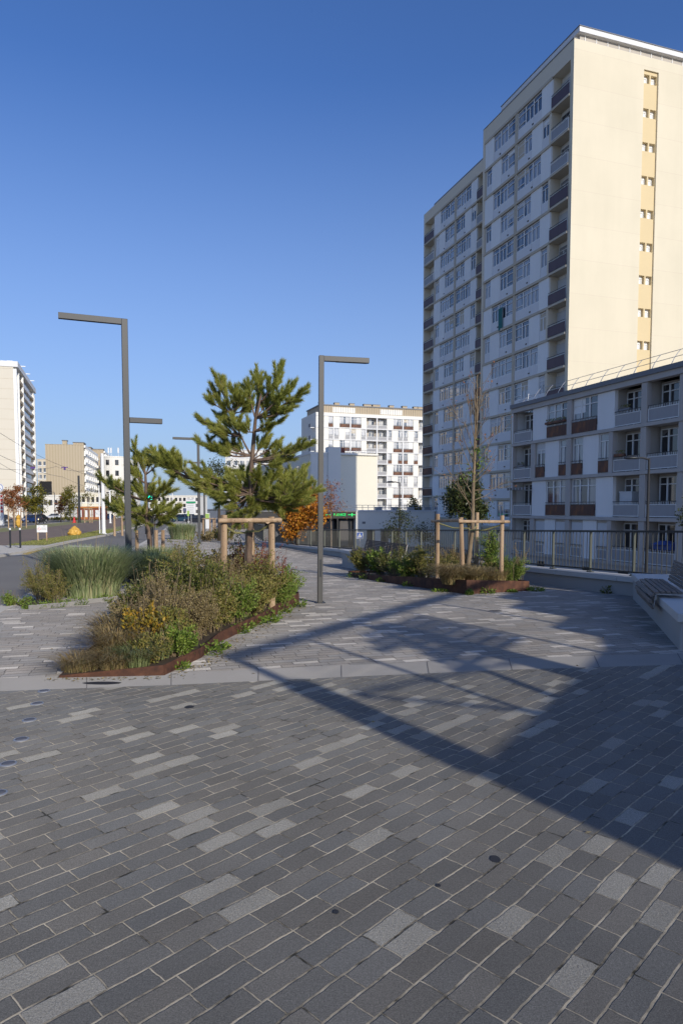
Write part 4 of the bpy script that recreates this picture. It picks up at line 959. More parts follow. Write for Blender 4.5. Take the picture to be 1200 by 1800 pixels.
# crossing sign in the lower street
Y = 40; p = D(632, 941, Y); r = empty('crossing_sign', 'square blue and white pedestrian crossing sign behind the railing above the brown bench', 'sign', (p.x, Y, -3.2))
h = p.z + 3.2; m = MB(); m.tube([(0, .04, 0), (0, .04, h)], .03, 8); m.build('pole', M['steel'], r)
m = MB(); m.box(-.19, .19, -.01, .02, h - .19, h + .19); m.build('plate', M['white'], r)
m = MB(); m.box(-.165, .165, -.016, -.012, h - .165, h + .165); m.build('blue_field', M['signblue'], r)
m = MB(); m.sprism([(-.125, h - .12), (.125, h - .12), (0, h + .13)], -.022, -.018); m.build('white_triangle', M['white'], r)
m = MB(); m.bar((0, -.025, h + .03), (-.01, -.025, h - .04), .006, .035, up=(0, 1, 0)); m.bar((-.01, -.025, h - .04), (-.045, -.025, h - .11), .006, .02, up=(0, 1, 0)); m.bar((-.01, -.025, h - .04), (.04, -.025, h - .11), .006, .02, up=(0, 1, 0)); m.bar((0, -.025, h + .01), (.04, -.025, h - .02), .006, .015, up=(0, 1, 0)); m.lathe([(.017, -.004), (.017, .004)], 10, 0, (0, 0, 0))
m.build('walking_figure', M['black'], r)
# direction sign, round sign, posters
def sign_post(name, label, cat, px, pyb, pyt, w_, hp, mat, extra=None, Y=None):
    b = G(px, pyb) if Y is None else gp(D(px, 900, Y).x, Y); Y = b.y; t_ = D(px, pyt, Y).z - b.z
    r = empty(name, label, cat, b, R(-6)); m = MB(); m.tube([(0, .05, 0), (0, .05, t_)], .04, 8); m.build('pole', M['steel'], r)
    wd = w_ * Y / 1200.; hh = hp * Y / 1200.
    m = MB(); m.box(-wd / 2, wd / 2, -.02, .02, t_ - hh, t_); m.build('plate', mat, r); return r, wd, hh, t_
r, wd, hh, t_ = sign_post('direction_sign', 'stacked white direction panels with a green stripe near the far car', 'sign', 336, 925, 876, 17, 27, M['white'], Y=80)
m = MB(); m.box(-wd / 2, wd / 2, -.03, -.021, t_ - hh * .32, t_ - hh * .2); m.build('green_panel', mat_plain('sign_green', (.03, .3, .13), .5, .05), r)
m = MB()
for i in range(7):
    z = t_ - hh * (.09 + .135 * i)
    if i != 1: m.box(-wd * .4, wd * (.25 + .02 * (i * 7 % 5)), -.026, -.021, z, z + .04)
m.build('lettering', M['roofgrey'], r)
def round_sign(name, label, px, py, Y, rad, mat2, z0, pole=True):
    p = D(px, py, Y); r = empty(name, label, 'sign', (p.x, Y, z0)); h = p.z - z0
    m = MB(); m.tube([(0, .05, 0), (0, .05, h)], .035, 6); m.build('pole', M['steel'], r)
    m = MB(); n = 24; m.add([(rad * math.cos(2 * math.pi * i / n), y, h + rad * math.sin(2 * math.pi * i / n)) for y in (-.02, .02) for i in range(n)], [tuple(range(n)), tuple(range(n, 2 * n))[::-1]] + [(i, (i + 1) % n, n + (i + 1) % n, n + i) for i in range(n)]); m.build('plate', M['white'], r)
    m = MB()
    for i in range(n):
        a0, a1 = 2 * math.pi * i / n, 2 * math.pi * (i + 1) / n; q = rad * .85
        m.bar((q * math.cos(a0), -.03, h + q * math.sin(a0)), (q * math.cos(a1), -.03, h + q * math.sin(a1)), .02, rad * .28, up=(0, 1, 0))
    m.build('ring', mat2, r)
    m = MB(); m.bar((-rad * .6, -.035, h + rad * .6), (rad * .6, -.035, h - rad * .6), .01, rad * .22, up=(0, 1, 0)); m.build('slash', mat2, r); return r
round_sign('prohibition_sign', 'round red and white no turn sign over the blue green car', 325, 896.5, 82, .24, M['signred'], g(82))
round_sign('round_sign', 'white round sign with dark ring standing above the red price totem', 0, 857, 95, .55, M['signblue'], g(95))
r, wd, hh, t_ = sign_post('lime_sign', 'small lime green sign beside the round no turn sign', 'sign', 331, 925, 898, 4, 9, M['lime'], Y=78)
r, wd, hh, t_ = sign_post('poster_panel', 'white and lime poster board by the staked saplings behind the tall lamp', 'poster', 364, 932, 902, 9, 27, M['white'], Y=64)
m = MB(); m.box(-wd * .45, wd * .45, -.03, -.021, t_ - hh * .35, t_ - .05); m.build('lime_print', M['lime'], r)
r = empty('price_totem', 'red and white totem with stacked price rows at the left edge', 'totem', gp(D(1, 880, 100).x, 100)); p = D(1, 866, 100); z0 = r.location.z
m = MB(); m.box(-1.0, .45, -.1, .1, 0, p.z - z0); m.build('body', M['white'], r)
m = MB()
for i in range(5): z = p.z - z0 - .35 - i * .55; m.box(-.9, .38, -.12, -.1, z - .36, z)
m.build('price_row', M['signred'], r)
# traffic lights
def signal(px, py, Y, pole_px, lab, rad=.11, arm=False):
    p = D(px, py, Y); b = gp(D(pole_px, 900, Y).x, Y); r = empty('traffic_light', lab, 'traffic light', b); h = p.z - b.z; dx = p.x - b.x
    m = MB(); m.tube([(0, .1, 0), (0, .1, h + .5)], .05, 8); m.build('pole', M['lampgrey'], r)
    m = MB(); m.box(dx - .17, dx + .17, -.1, .09, h - .2, h + .75); m.build('housing', M['black'], r)
    m = MB(); n = 16; m.add([(dx + rad * math.cos(2 * math.pi * i / n), -.115, h + rad * math.sin(2 * math.pi * i / n)) for i in range(n)] + [(dx, -.14, h)], [(i, (i + 1) % n, n) for i in range(n)]); m.build('green_lens', M['siglit'], r); return r
signal(265.5, 875.5, 33, 269, 'traffic light on a tall pole showing green through the small pine', .115)
signal(262.5, 931.5, 32, 264.6, 'low repeater traffic light glowing green beside the small pine trunk', .05).scale = (1, 1, 1)
# stump
b = gp(D(293, 965, 27).x, 27); m = MB(); rd = random.Random(5)
m.tube([(0, 0, -.1), (.0, 0, .2), (.01, 0, .5)], [.15, .135, .125], 14); o = m.build('tree_stump', mat_bark('stump_bark', (.15, .13, .10), (.42, .39, .34)), None, b); tag(o, 'short grey wooden post stump beside the dark grasses', 'stump')

# ground studs
sd = None
for i, q in enumerate(((78, 1215), (66, 1237), (52, 1266), (38, 1300), (15, 1343), (-3, 1395))):
    p = G(*q)
    labs = ['farthest ground light of the curved row', 'second farthest ground light of the row', 'third ground light from the far end of the row', 'fourth ground light from the far end, left of pale stones', 'second nearest ground light close to the left edge', 'nearest ground light cut by the left edge']
    r = empty('ground_light', 'round steel stud, ' + labs[i], 'ground light', p, 0, 'steel ground lights in a row')
    m = MB(); m.lathe([(.052, .0), (.052, .004), (.047, .007), (.04, .007), (.04, .001)], 24); m.build('rim', M['steel'], r, smooth=False)
    m = MB(); m.lathe([(.039, .002), (.036, .0075), (.02, .009)], 20); m.build('lens', M['lens'], r, smooth=True)
# flat stains (gum spots, manhole)
def stain(px, py, rx, ry, label):
    p = G(px, py); m = MB(); rd = random.Random(px); n = 14
    m.add([(p.x + rx * math.cos(2 * math.pi * i / n) * (1 + .15 * rd.random()), p.y + ry * math.sin(2 * math.pi * i / n) * (1 + .15 * rd.random()), p.z + .003) for i in range(n)], [tuple(range(n))])
    struct(m.build('stain', mat_plain('stain_dark', (.03, .03, .032), .8, .2, 20), recalc=False))
for a in ((870, 1511, .022, .03), (770, 1557, .01, .012), (590, 1604, .012, .014), (333, 1243, .035, .04), (870, 1074, .1, .06), (180, 1201, .17, .05)): stain(*a, '')

# ================================================================== CARS
def car(px, Y, rz, colr, label, L=4.1, Wd=1.72, H=1.5, wagon=False, side=None):
    p = D(px, 900, Y); r = empty('parked_car', label, 'car', gp(p.x, Y, -.11), R(rz))
    paint = mat_plain('car_paint', colr, .25, .03, 1, metal=.3)
    h1, h2 = .32, .82
    prof = [(-L / 2, .42), (-L / 2 + .04, .70), (-L / 2 + .35, .84), (-L / 2 + 1.05, .92)]
    roof0 = (-L / 2 + 1.65, H); roof1 = (L / 2 - (.35 if wagon else .95), H - .03)
    body = MB()
    def sect(x, z0, z1, wq, tw_): return [(x, -wq / 2, z0), (x, wq / 2, z0), (x, wq / 2, z1 - .12), (x, tw_ / 2, z1), (x, -tw_ / 2, z1), (x, -wq / 2, z1 - .12)]
    S = [sect(-L / 2, .35, .62, Wd * .82, Wd * .7), sect(-L / 2 + .12, .28, .74, Wd * .95, Wd * .8), sect(-L / 2 + .9, .25, .92, Wd, Wd * .88), sect(0, .24, .96, Wd, Wd * .9), sect(L / 2 - .5, .25, .96, Wd, Wd * .88), sect(L / 2 - .05, .3, .9, Wd * .93, Wd * .8), sect(L / 2, .36, .8, Wd * .85, Wd * .7)]
    vs = [v for s_ in S for v in s_]; fs = [(i * 6 + k, i * 6 + (k + 1) % 6, i * 6 + 6 + (k + 1) % 6, i * 6 + 6 + k) for i in range(len(S) - 1) for k in range(6)] + [tuple(range(6))[::-1], tuple(range((len(S) - 1) * 6, len(S) * 6))]
    body.add(vs, fs); body.build('body', paint, r, bevel=.03)
    a = -L / 2 + .95; b = -L / 2 + 1.7; c = L / 2 - (.45 if wagon else 1.0); d = L / 2 - (.12 if wagon else .35); q = Wd * .43; q2 = Wd * .34
    m = MB(); m.add([(a, -q, .9), (a, q, .9), (d, q, .92), (d, -q, .92), (b, -q2, H - .06), (b, q2, H - .06), (c, q2, H - .06), (c, -q2, H - .06)], [(0, 3, 2, 1), (4, 5, 6, 7), (0, 1, 5, 4), (1, 2, 6, 5), (2, 3, 7, 6), (3, 0, 4, 7)]); m.build('windows', M['carglass'], r)
    m = MB(); m.add([(b - .05, -q2 - .01, H - .07), (b - .05, q2 + .01, H - .07), (c + .05, q2 + .01, H - .07), (c + .05, -q2 - .01, H - .07), (b + .1, -q2 + .06, H), (b + .1, q2 - .06, H), (c - .1, q2 - .06, H), (c - .1, -q2 + .06, H)], [(0, 3, 2, 1), (4, 5, 6, 7), (0, 1, 5, 4), (1, 2, 6, 5), (2, 3, 7, 6), (3, 0, 4, 7)])
    for x0_, x1_ in ((a, b), ((b + c) / 2 - .25, (b + c) / 2 - .2), (d, c)):
        for s_ in (-1, 1): m.bar((x0_, s_ * (q + .004), .92), (x1_, s_ * (q2 + .006), H - .05), .05, .04)
    m.build('roof', paint, r)
    for x in (-L / 2 + .78, L / 2 - .78):
        for s_ in (-1, 1):
            m = MB(); m.tube([(x, s_ * (Wd / 2 - .18), .31), (x, s_ * (Wd / 2 + .01), .31)], .31, 16); wq = m.build('wheel', M['rubber'], r)
            m = MB(); m.tube([(x, s_ * (Wd / 2 + .011), .31), (x, s_ * (Wd / 2 + .02), .31)], .19, 12); m.build('rim', M['steel'], wq)
    for s_ in (-1, 1):
        m = MB(); m.box(-L / 2 - .01, -L / 2 + .14, s_ * .62 - .16, s_ * .62 + .16, .58, .70); m.build('headlight', M['white'], r)
        m = MB(); m.box(L / 2 - .1, L / 2 + .01, s_ * .66 - .1, s_ * .66 + .1, .66, .86); m.build('taillight', M['signred'], r)
    m = MB(); m.box(-L / 2 - .02, -L / 2 + .01, -.26, .26, .4, .5); m.build('number_plate', M['white'], r)
    return r
car(54, 128, 62, (.02, .05, .16), 'dark blue hatchback driving towards us on the far carriageway')
car(67, 136, 68, (.025, .028, .03), 'dark car right behind the blue hatchback', H=1.55)
car(94, 180, 8, (.6, .61, .63), 'silver white saloon beyond the far carriageway left of the grey mast')
car(2, 140, 20, (.03, .035, .04), 'dark car cut off by the left edge behind the yellow wrapped plant')
car(168, 172, 72, (.09, .14, .28), 'blue car facing us, leftmost of the row behind the white mast')
car(176, 178, 72, (.45, .47, .5), 'pale grey car in the row behind the white mast')
car(188, 172, 60, (.03, .06, .14), 'navy car right beside the white tram mast')
car(214, 190, 20, (.35, .40, .48), 'pale blue car behind the large lamp foot')
car(325, 140, 8, (.10, .20, .22), 'blue green estate car crossing at the far end of the street', L=4.5, wagon=True, H=1.6)
car(312, 150, 8, (.02, .025, .03), 'dark car partly hidden left of the blue green estate')
car(345, 120, 10, (.02, .022, .03), 'dark car behind the direction sign foot')
# motorbike and people
def skin_person(name, label, loc, rz, J, E_, rads, clothes, hairc=(.04, .03, .02)):
    me = bpy.data.meshes.new(name); me.from_pydata(J, E_, []); o = bpy.data.objects.new(name, me); COL.objects.link(o)
    sm = o.modifiers.new('skin', 'SKIN'); 
    for v, r_ in zip(me.skin_vertices[0].data, rads): v.radius = (r_, r_)
    me.skin_vertices[0].data[0].use_root = True
    ss = o.modifiers.new('sub', 'SUBSURF'); ss.levels = 1; ss.render_levels = 1
    dg = bpy.context.evaluated_depsgraph_get(); m2 = bpy.data.meshes.new_from_object(o.evaluated_get(dg)); bpy.data.objects.remove(o)
    m2.name = name
    for m_ in clothes: m2.materials.append(m_)
    for f in m2.polygons:
        z = f.center.z; f.material_index = 0 if z > 1.45 else (1 if z > .88 else 2); f.use_smooth = True
    r = link(name, m2, None, loc, rz); tag(r, label, 'person')
    m = MB(); m.lathe([(.01, 1.76), (.07, 1.75), (.1, 1.70), (.107, 1.64), (.09, 1.60)], 12); h = m.build('hair', mat_plain('hair', hairc, .8, .1), r, (0, .015, 0), smooth=True)
    return r
PJ = [(0, 0, .95), (0, 0, 1.15), (0, 0, 1.38), (0, 0, 1.50), (0, -.01, 1.60), (0, -.01, 1.69), (.17, 0, 1.40), (.22, .02, 1.14), (.23, -.06, .90), (.235, -.08, .82), (-.17, 0, 1.40), (-.22, .02, 1.14), (-.23, -.02, .88), (-.235, -.04, .80), (.09, 0, .90), (.10, -.04, .50), (.10, .06, .09), (.11, -.10, .04), (-.09, 0, .90), (-.10, .06, .50), (-.10, .18, .10), (-.11, .04, .05)]
PE = [(0, 1), (1, 2), (2, 3), (3, 4), (4, 5), (2, 6), (6, 7), (7, 8), (8, 9), (2, 10), (10, 11), (11, 12), (12, 13), (0, 14), (14, 15), (15, 16), (16, 17), (0, 18), (18, 19), (19, 20), (20, 21)]
PR = [.13, .12, .14, .055, .085, .08, .06, .045, .035, .03, .06, .045, .035, .03, .085, .06, .045, .035, .085, .06, .045, .035]
p = D(75, 900, 150); skin_person('person', 'pedestrian in a brown jacket standing behind the parked cars below the olive tree', gp(p.x, 150), 0, PJ, PE, PR, [M['skin'], mat_plain('brown_coat', (.12, .07, .05), .9, .1), M['jeans']])
p = D(50, 900, 160); skin_person('person', 'pedestrian in dark clothes beside the olive tree trunk', gp(p.x, 160), 1, PJ, PE, PR, [M['skin'], M['cloth'], M['jeans']])
p = D(73, 912, 112); r = empty('motorbike', 'black motorbike with lit headlamp coming along the far carriageway', 'motorbike', gp(p.x, 112, -.11), R(62))
for x in (-.68, .68):
    m = MB(); n = 20
    m.tube([(x + .26 * math.cos(2 * math.pi * i / n), 0, .3 + .26 * math.sin(2 * math.pi * i / n)) for i in range(n + 1)], .055, 6); wq = m.build('wheel', M['rubber'], r)
    m = MB(); m.tube([(x, -.03, .3), (x, .03, .3)], .15, 10); m.build('rim', M['steel'], wq)
m = MB(); m.tube([(-.68, 0, .3), (-.45, 0, .95), (-.4, 0, 1.0)], .04, 6); m.box(-.35, .25, -.13, .13, .35, .7); m.tube([(-.42, 0, .8), (-.1, 0, .88), (.2, 0, .75)], [.1, .16, .1], 8); m.bar((.2, 0, .6), (.68, 0, .3), .06); m.build('frame', M['black'], r)
m = MB(); m.tube([(.05, 0, .82), (.4, 0, .85), (.75, 0, .92)], [.1, .13, .06], 8); m.build('saddle', M['rubber'], r)
m = MB(); m.bar((-.38, -.36, 1.05), (-.38, .36, 1.05), .03); m.build('handlebar', M['steel'], r)
m = MB(); m.lathe([(.02, 0), (.11, .02), (.12, .05)], 12); m.lathe([(.09, -.005), (.09, .0)], 12); o = m.build('headlight', mat_emit('headlamp_glow', (1, .8, .5), 1.2), r, (-.58, 0, .85)); o.rotation_euler = (0, R(90), 0)
RJ = [(.12, 0, .95), (.05, 0, 1.15), (-.05, 0, 1.38), (-.08, 0, 1.50), (-.12, 0, 1.60), (-.13, 0, 1.68), (-.05, .18, 1.38), (-.15, .26, 1.18), (-.36, .3, 1.08), (-.40, .3, 1.07), (-.05, -.18, 1.38), (-.15, -.26, 1.18), (-.36, -.3, 1.08), (-.40, -.3, 1.07), (.1, .12, .92), (-.25, .2, .75), (-.02, .18, .36), (-.14, .18, .33), (.1, -.12, .92), (-.25, -.2, .75), (-.02, -.18, .36), (-.14, -.18, .33)]
rd_ = skin_person('person', 'rider in black riding the motorbike', r.location, R(62), RJ, PE, PR, [M['black'], M['cloth'], M['cloth']], (.01, .01, .012))
# ================================================================== VEGETATION
def arr_mesh(name, V, F, mat, parent, smooth=False):
    me = bpy.data.meshes.new(name); nv = len(V); nf = len(F); k = F.shape[1]
    me.vertices.add(nv); me.vertices.foreach_set('co', V.astype(np.float32).ravel())
    me.loops.add(nf * k); me.loops.foreach_set('vertex_index', F.astype(np.int32).ravel())
    me.polygons.add(nf); me.polygons.foreach_set('loop_start', np.arange(nf, dtype=np.int32) * k); me.polygons.foreach_set('loop_total', np.full(nf, k, dtype=np.int32))
    me.update(calc_edges=True); me.materials.append(mat); return link(name, me, parent)
def unit(a): return a / np.maximum(np.linalg.norm(a, axis=-1, keepdims=True), 1e-9)
def leaves(rs, C, A, L, W_):
    """diamond leaves: centres C, axes A"""
    n = len(C); A = unit(A); s = unit(np.cross(A, unit(rs.normal(size=(n, 3))))); L = np.broadcast_to(L, n)[:, None] * (1 + .35 * rs.uniform(-1, 1, (n, 1))); W2 = np.broadcast_to(W_, n)[:, None] * (1 + .3 * rs.uniform(-1, 1, (n, 1))) / 2
    nn = np.cross(A, s)
    V = np.stack([C, C + A * L * .45 + s * W2 + nn * W2 * .3, C + A * L, C + A * L * .45 - s * W2 + nn * W2 * .3], 1).reshape(-1, 3)
    return V, np.arange(n * 4).reshape(n, 4)
def blades(rs, n, r0, h, spread, wid, droop=.5, seg=4, lean=(0, 0), ell=(1, 1)):
    """arching grass blades"""
    a = rs.uniform(0, 2 * np.pi, n); q = np.sqrt(rs.uniform(0, 1, n)) * r0
    B = np.stack([np.cos(a) * q * ell[0], np.sin(a) * q * ell[1], np.zeros(n)], 1)
    a2 = a + rs.normal(0, .5, n); Hh = h * rs.uniform(.55, 1.1, n); sp = spread * rs.uniform(.2, 1.15, n)
    D_ = np.stack([np.cos(a2), np.sin(a2), 0 * a2], 1); side = np.stack([-np.sin(a2), np.cos(a2), 0 * a2], 1)
    P = []
    for i in range(seg + 1):
        t = i / seg; zz = Hh * (t * (1 + droop) - droop * t ** 2.6) ; rr = sp * t ** 1.6
        P.append(B + D_ * rr[:, None] + np.array([lean[0], lean[1], 0]) * (t ** 1.5) + np.stack([0 * zz, 0 * zz, zz], 1))
    V = []; 
    for i, p in enumerate(P):
        w_ = wid * (1 - .85 * (i / seg) ** 3) + .0006; V += [p - side * w_ / 2, p + side * w_ / 2]
    V = np.stack(V, 1); k = V.shape[1]; idx = np.arange(n)[:, None] * k
    F = np.concatenate([idx + np.array([[2 * i, 2 * i + 1, 2 * i + 3, 2 * i + 2]]) for i in range(seg)], 0)
    return V.reshape(-1, 3), F
SEED = [10]
def RS(): SEED[0] += 1; return np.random.RandomState(SEED[0])
def grass_clump(label, x, y, r0, h, spread, n, mat, wid=.007, droop=.35, lean=(0, 0), ell=(1, 1), name='grass_tuft', cat='ornamental grass', group=None, dz=.0):
    rs = RS(); V, F = blades(rs, n, r0, h, spread, wid, droop, 4, lean, ell)
    o = arr_mesh(name, V, F, mat, None); o.location = gp(x, y, dz); return tag(o, label, cat, group)
def shrub(label, x, y, h, r, mat, nb=16, leaf=.04, lw=.02, dens=70, stem=None, cat='shrub', name='shrub', up=.8, dz=.08, twigs=4, lmin=.15, group=None, ell=(1, 1), tuft=.05):
    rs = RS(); root = empty(name, label, cat, gp(x, y, dz), 0, group); sm = MB(); LC = []; LA = []
    for b in range(nb):
        a = rs.uniform(0, 2 * np.pi); q = rs.uniform(0, .25) * r; p0 = np.array([math.cos(a) * q, math.sin(a) * q, -.05])
        rr = r * rs.uniform(.35, 1.0); hh = h * rs.uniform(.55, 1.05) * (1 - .35 * (rr / r) ** 2)
        p3 = np.array([math.cos(a) * rr * ell[0], math.sin(a) * rr * ell[1], hh]); p1 = p0 + (p3 - p0) * .5 + np.array([-math.cos(a) * rr * .18, -math.sin(a) * rr * .18, hh * .12 * up]) + rs.normal(0, .02, 3)
        pts = [p0 * (1 - t) ** 2 + 2 * p1 * t * (1 - t) + p3 * t * t for t in np.linspace(0, 1, 6)]
        sm.tube(pts, [.006, .005, .0045, .0035, .0025, .0015], 4, cap=False)
        paths = [(pts, 1.)]
        for k in range(twigs):
            t0 = rs.uniform(.3, .9); i = int(t0 * 5); q0 = pts[i] + (pts[min(i + 1, 5)] - pts[i]) * (t0 * 5 - i)
            d = unit(rs.normal(size=3) + np.array([math.cos(a), math.sin(a), 1.3]) * .9); q1 = q0 + d * h * rs.uniform(.12, .3)
            sm.tube([q0, (q0 + q1) / 2 + rs.normal(0, .008, 3), q1], [.003, .002, .001], 3, cap=False); paths.append(([q0, (q0 + q1) / 2, q1], .5))
        for P, wgt in paths:
            P = np.array(P); n = int(dens * wgt / 2); t = rs.uniform(lmin if wgt == 1 else 0, 1, n) ** .8 * (len(P) - 1); i = np.minimum(t.astype(int), len(P) - 2)
            c = P[i] + (P[i + 1] - P[i]) * (t - i)[:, None] + rs.normal(0, tuft * .35, (n, 3)); dirs = unit((P[i + 1] - P[i])) * .6 + rs.normal(0, .6, (n, 3)) + np.array([0, 0, .25])
            LC.append(c); LA.append(dirs)
    for b in range(nb // 4):      # bare seed stalks standing above the leaves
        a = rs.uniform(0, 2 * np.pi); q = rs.uniform(.1, .9) * r; hh = h * rs.uniform(.8, 1.12); e = np.array([math.cos(a) * q * 1.15, math.sin(a) * q * 1.15, hh]); s0 = np.array([math.cos(a) * q * .5, math.sin(a) * q * .5, -.03]); md = (s0 + e) / 2 + rs.normal(0, .03, 3)
        sm.tube([s0, md, e], [.0035, .003, .0015], 3, cap=False)
        for k in range(3):
            t = rs.uniform(.5, .95); w0 = md + (e - md) * (2 * t - 1) if t > .5 else e; w1 = w0 + rs.normal(0, .035, 3) + np.array([0, 0, .05]); sm.tube([w0, w1], [.0025, .0012], 3, cap=False)
    C = np.concatenate(LC); A_ = np.concatenate(LA); V, F = leaves(rs, C, A_, leaf, lw)
    V[:, 2] = np.maximum(V[:, 2], -.06 if dz > .05 else 0.004)
    arr_mesh('foliage', V, F, mat, root); sm.build('stem', stem or M['twig'], root, recalc=False); return root
def weed(label, x, y, r, h, mat=None, n=60, leaf=.05, dz=0.0, group='weeds along the planter edge'):
    rs = RS(); a = rs.uniform(0, 2 * np.pi, n); q = np.sqrt(rs.uniform(0, 1, n)) * r * .8
    C = np.stack([np.cos(a) * q, np.sin(a) * q, rs.uniform(0, 1, n) ** 1.5 * h * (1 - q / r * .6)], 1); A_ = np.stack([np.cos(a), np.sin(a), rs.uniform(.1, 1.3, n)], 1)
    V, F = leaves(rs, C, A_, leaf, leaf * .5); V[:, 2] = np.maximum(V[:, 2], .004)
    st_ = MB(); st_.lathe([(r * .75, .0), (r * .6, .006)], 9)     # rosette base that ties the leaves together
    n0 = len(V); V = np.concatenate([V, np.array(st_.v)]); F = np.concatenate([F, np.array([f for f in st_.f if len(f) == 4]) + n0])
    o = arr_mesh('weed', V, F, mat or M['lf_green'], None); o.location = gp(x, y, dz); return tag(o, label, 'weed', group)
# ---------------------------------------------------------------- pines
def needles(rs, shoots, n_per, nl, nw):
    VV = []; cnt = 0
    for (p, q) in shoots:
        L = np.linalg.norm(q - p); n = int(n_per * max(.5, L / .2)); t = rs.uniform(0, 1, n) ** .8; ax = (q - p) / max(L, 1e-6)
        rad = unit(np.cross(np.broadcast_to(ax, (n, 3)), rs.normal(size=(n, 3)))); ang = rs.uniform(.45, 1.3, n) * (1 - .55 * t); 
        d = ax * np.cos(ang)[:, None] + rad * np.sin(ang)[:, None] + np.array([0, 0, .12]); d = unit(d)
        c = p + (q - p) * t[:, None]; ln = nl * rs.uniform(.7, 1.15, n)[:, None]; s = unit(np.cross(d, rs.normal(size=(n, 3)))) * nw / 2
        VV.append(np.stack([c - s, c + s, c + d * ln], 1))
    V = np.concatenate(VV).reshape(-1, 3); return V, np.arange(len(V)).reshape(-1, 3)
def pine(label, base, trunk, limbs, nl=.085, nw=.0045, n_per=110, rt=.05, seed=1, shoot=.2, sub=3, extra=None):
    """trunk: list of points; limbs: list of (start, [tips]) ; all relative to base"""
    rs = np.random.RandomState(seed); root = empty('pine_tree', label, 'pine tree', base)
    tm = MB(); n = len(trunk); tm.tube(trunk, [rt * (1 - .72 * i / (n - 1)) for i in range(n)], 10); tm.build('trunk', M['bark_pine'], root, smooth=True)
    lm = MB(); shoots = []
    for st, tips in limbs:
        st = np.array(st)
        for tp in tips:
            tp = np.array(tp); L = np.linalg.norm(tp - st); mid = (st + tp) / 2 + np.array([0, 0, -.10 * L]) + rs.normal(0, .03 * L + .005, 3)
            P = [st * (1 - t) ** 2 + 2 * mid * t * (1 - t) + tp * t * t for t in np.linspace(0, 1, 7)]
            r0 = .010 + .012 * min(L, 1.5); lm.tube(P, [r0 * (1 - .75 * i / 6) for i in range(7)], 6)
            # terminal shoot and side shoots
            d = unit(P[-1] - P[-2]); d = unit(d + np.array([0, 0, .35])); shoots.append((P[-1] - d * shoot * .5, P[-1] + d * shoot * .45))
            for i in range(1, 3): shoots.append((P[-1 - i], P[-i])) if L / 6 < .3 else None
            for k in range(sub + int(L * 4)):
                t = rs.uniform(.38, .97); j = min(int(t * 6), 5); q = P[j] + (P[j + 1] - P[j]) * (t * 6 - j)
                dd_ = unit(unit(P[j + 1] - P[j]) * .8 + rs.normal(0, .55, 3) + np.array([0, 0, .55])); e = q + dd_ * shoot * rs.uniform(.6, 1.25)
                lm.tube([q, e], [.007, .004], 4); shoots.append((q + (e - q) * .25, e))
    lm.build('limb', M['bark_pine'], root, smooth=True)
    V, F = needles(rs, shoots, n_per, nl, nw); arr_mesh('needles', V, F, M['needle'], root); return root
def stakes(label, posts, rails, ties, rad=.05, z0=-.05, grp=None):
    c = posts[0][0]; r = empty('tree_stake_frame', label, 'tree stakes', gp(c[0], c[1]), 0); o0 = r.location
    for (a, h, tilt) in posts:
        b = gp(a[0], a[1]) - o0; m = MB(); m.tube([b + Vector((0, 0, z0)), b + Vector((tilt[0], tilt[1], h))], [rad, rad * .92], 12); m.build('stake', M['stake'], r)
    for i, j, z in rails:
        a, b = posts[i], posts[j]; pa = gp(a[0][0] + a[2][0] * z / a[1], a[0][1] + a[2][1] * z / a[1]) - o0 + Vector((0, 0, z)); pb = gp(b[0][0] + b[2][0] * z / b[1], b[0][1] + b[2][1] * z / b[1]) - o0 + Vector((0, 0, z))
        d = (pb - pa).normalized() * .12; sd_ = Vector((d.y, -d.x, 0)).normalized() * rad * 1.7
        m = MB(); m.tube([pa - d + sd_ * -1 * (1 if sd_.y > 0 else -1), pb + d + sd_ * -1 * (1 if sd_.y > 0 else -1)], rad * .68, 10); m.build('cross_rail', M['stake'], r)
    for i, tgt, z in ties:
        a = posts[i]; pa = gp(*a[0]) - o0 + Vector((a[2][0], a[2][1], z)); pt = gp(tgt[0], tgt[1]) - o0 + Vector((0, 0, z - .12)); mid = (pa + pt) / 2 - Vector((0, 0, .05)); m = MB(); m.tube([pa, mid, pt], .018, 6); m.build('tie', mat_tie, r)
    return r
mat_tie = mat_plain('tie_strap', (.26, .24, .10), .8, .2, 8)
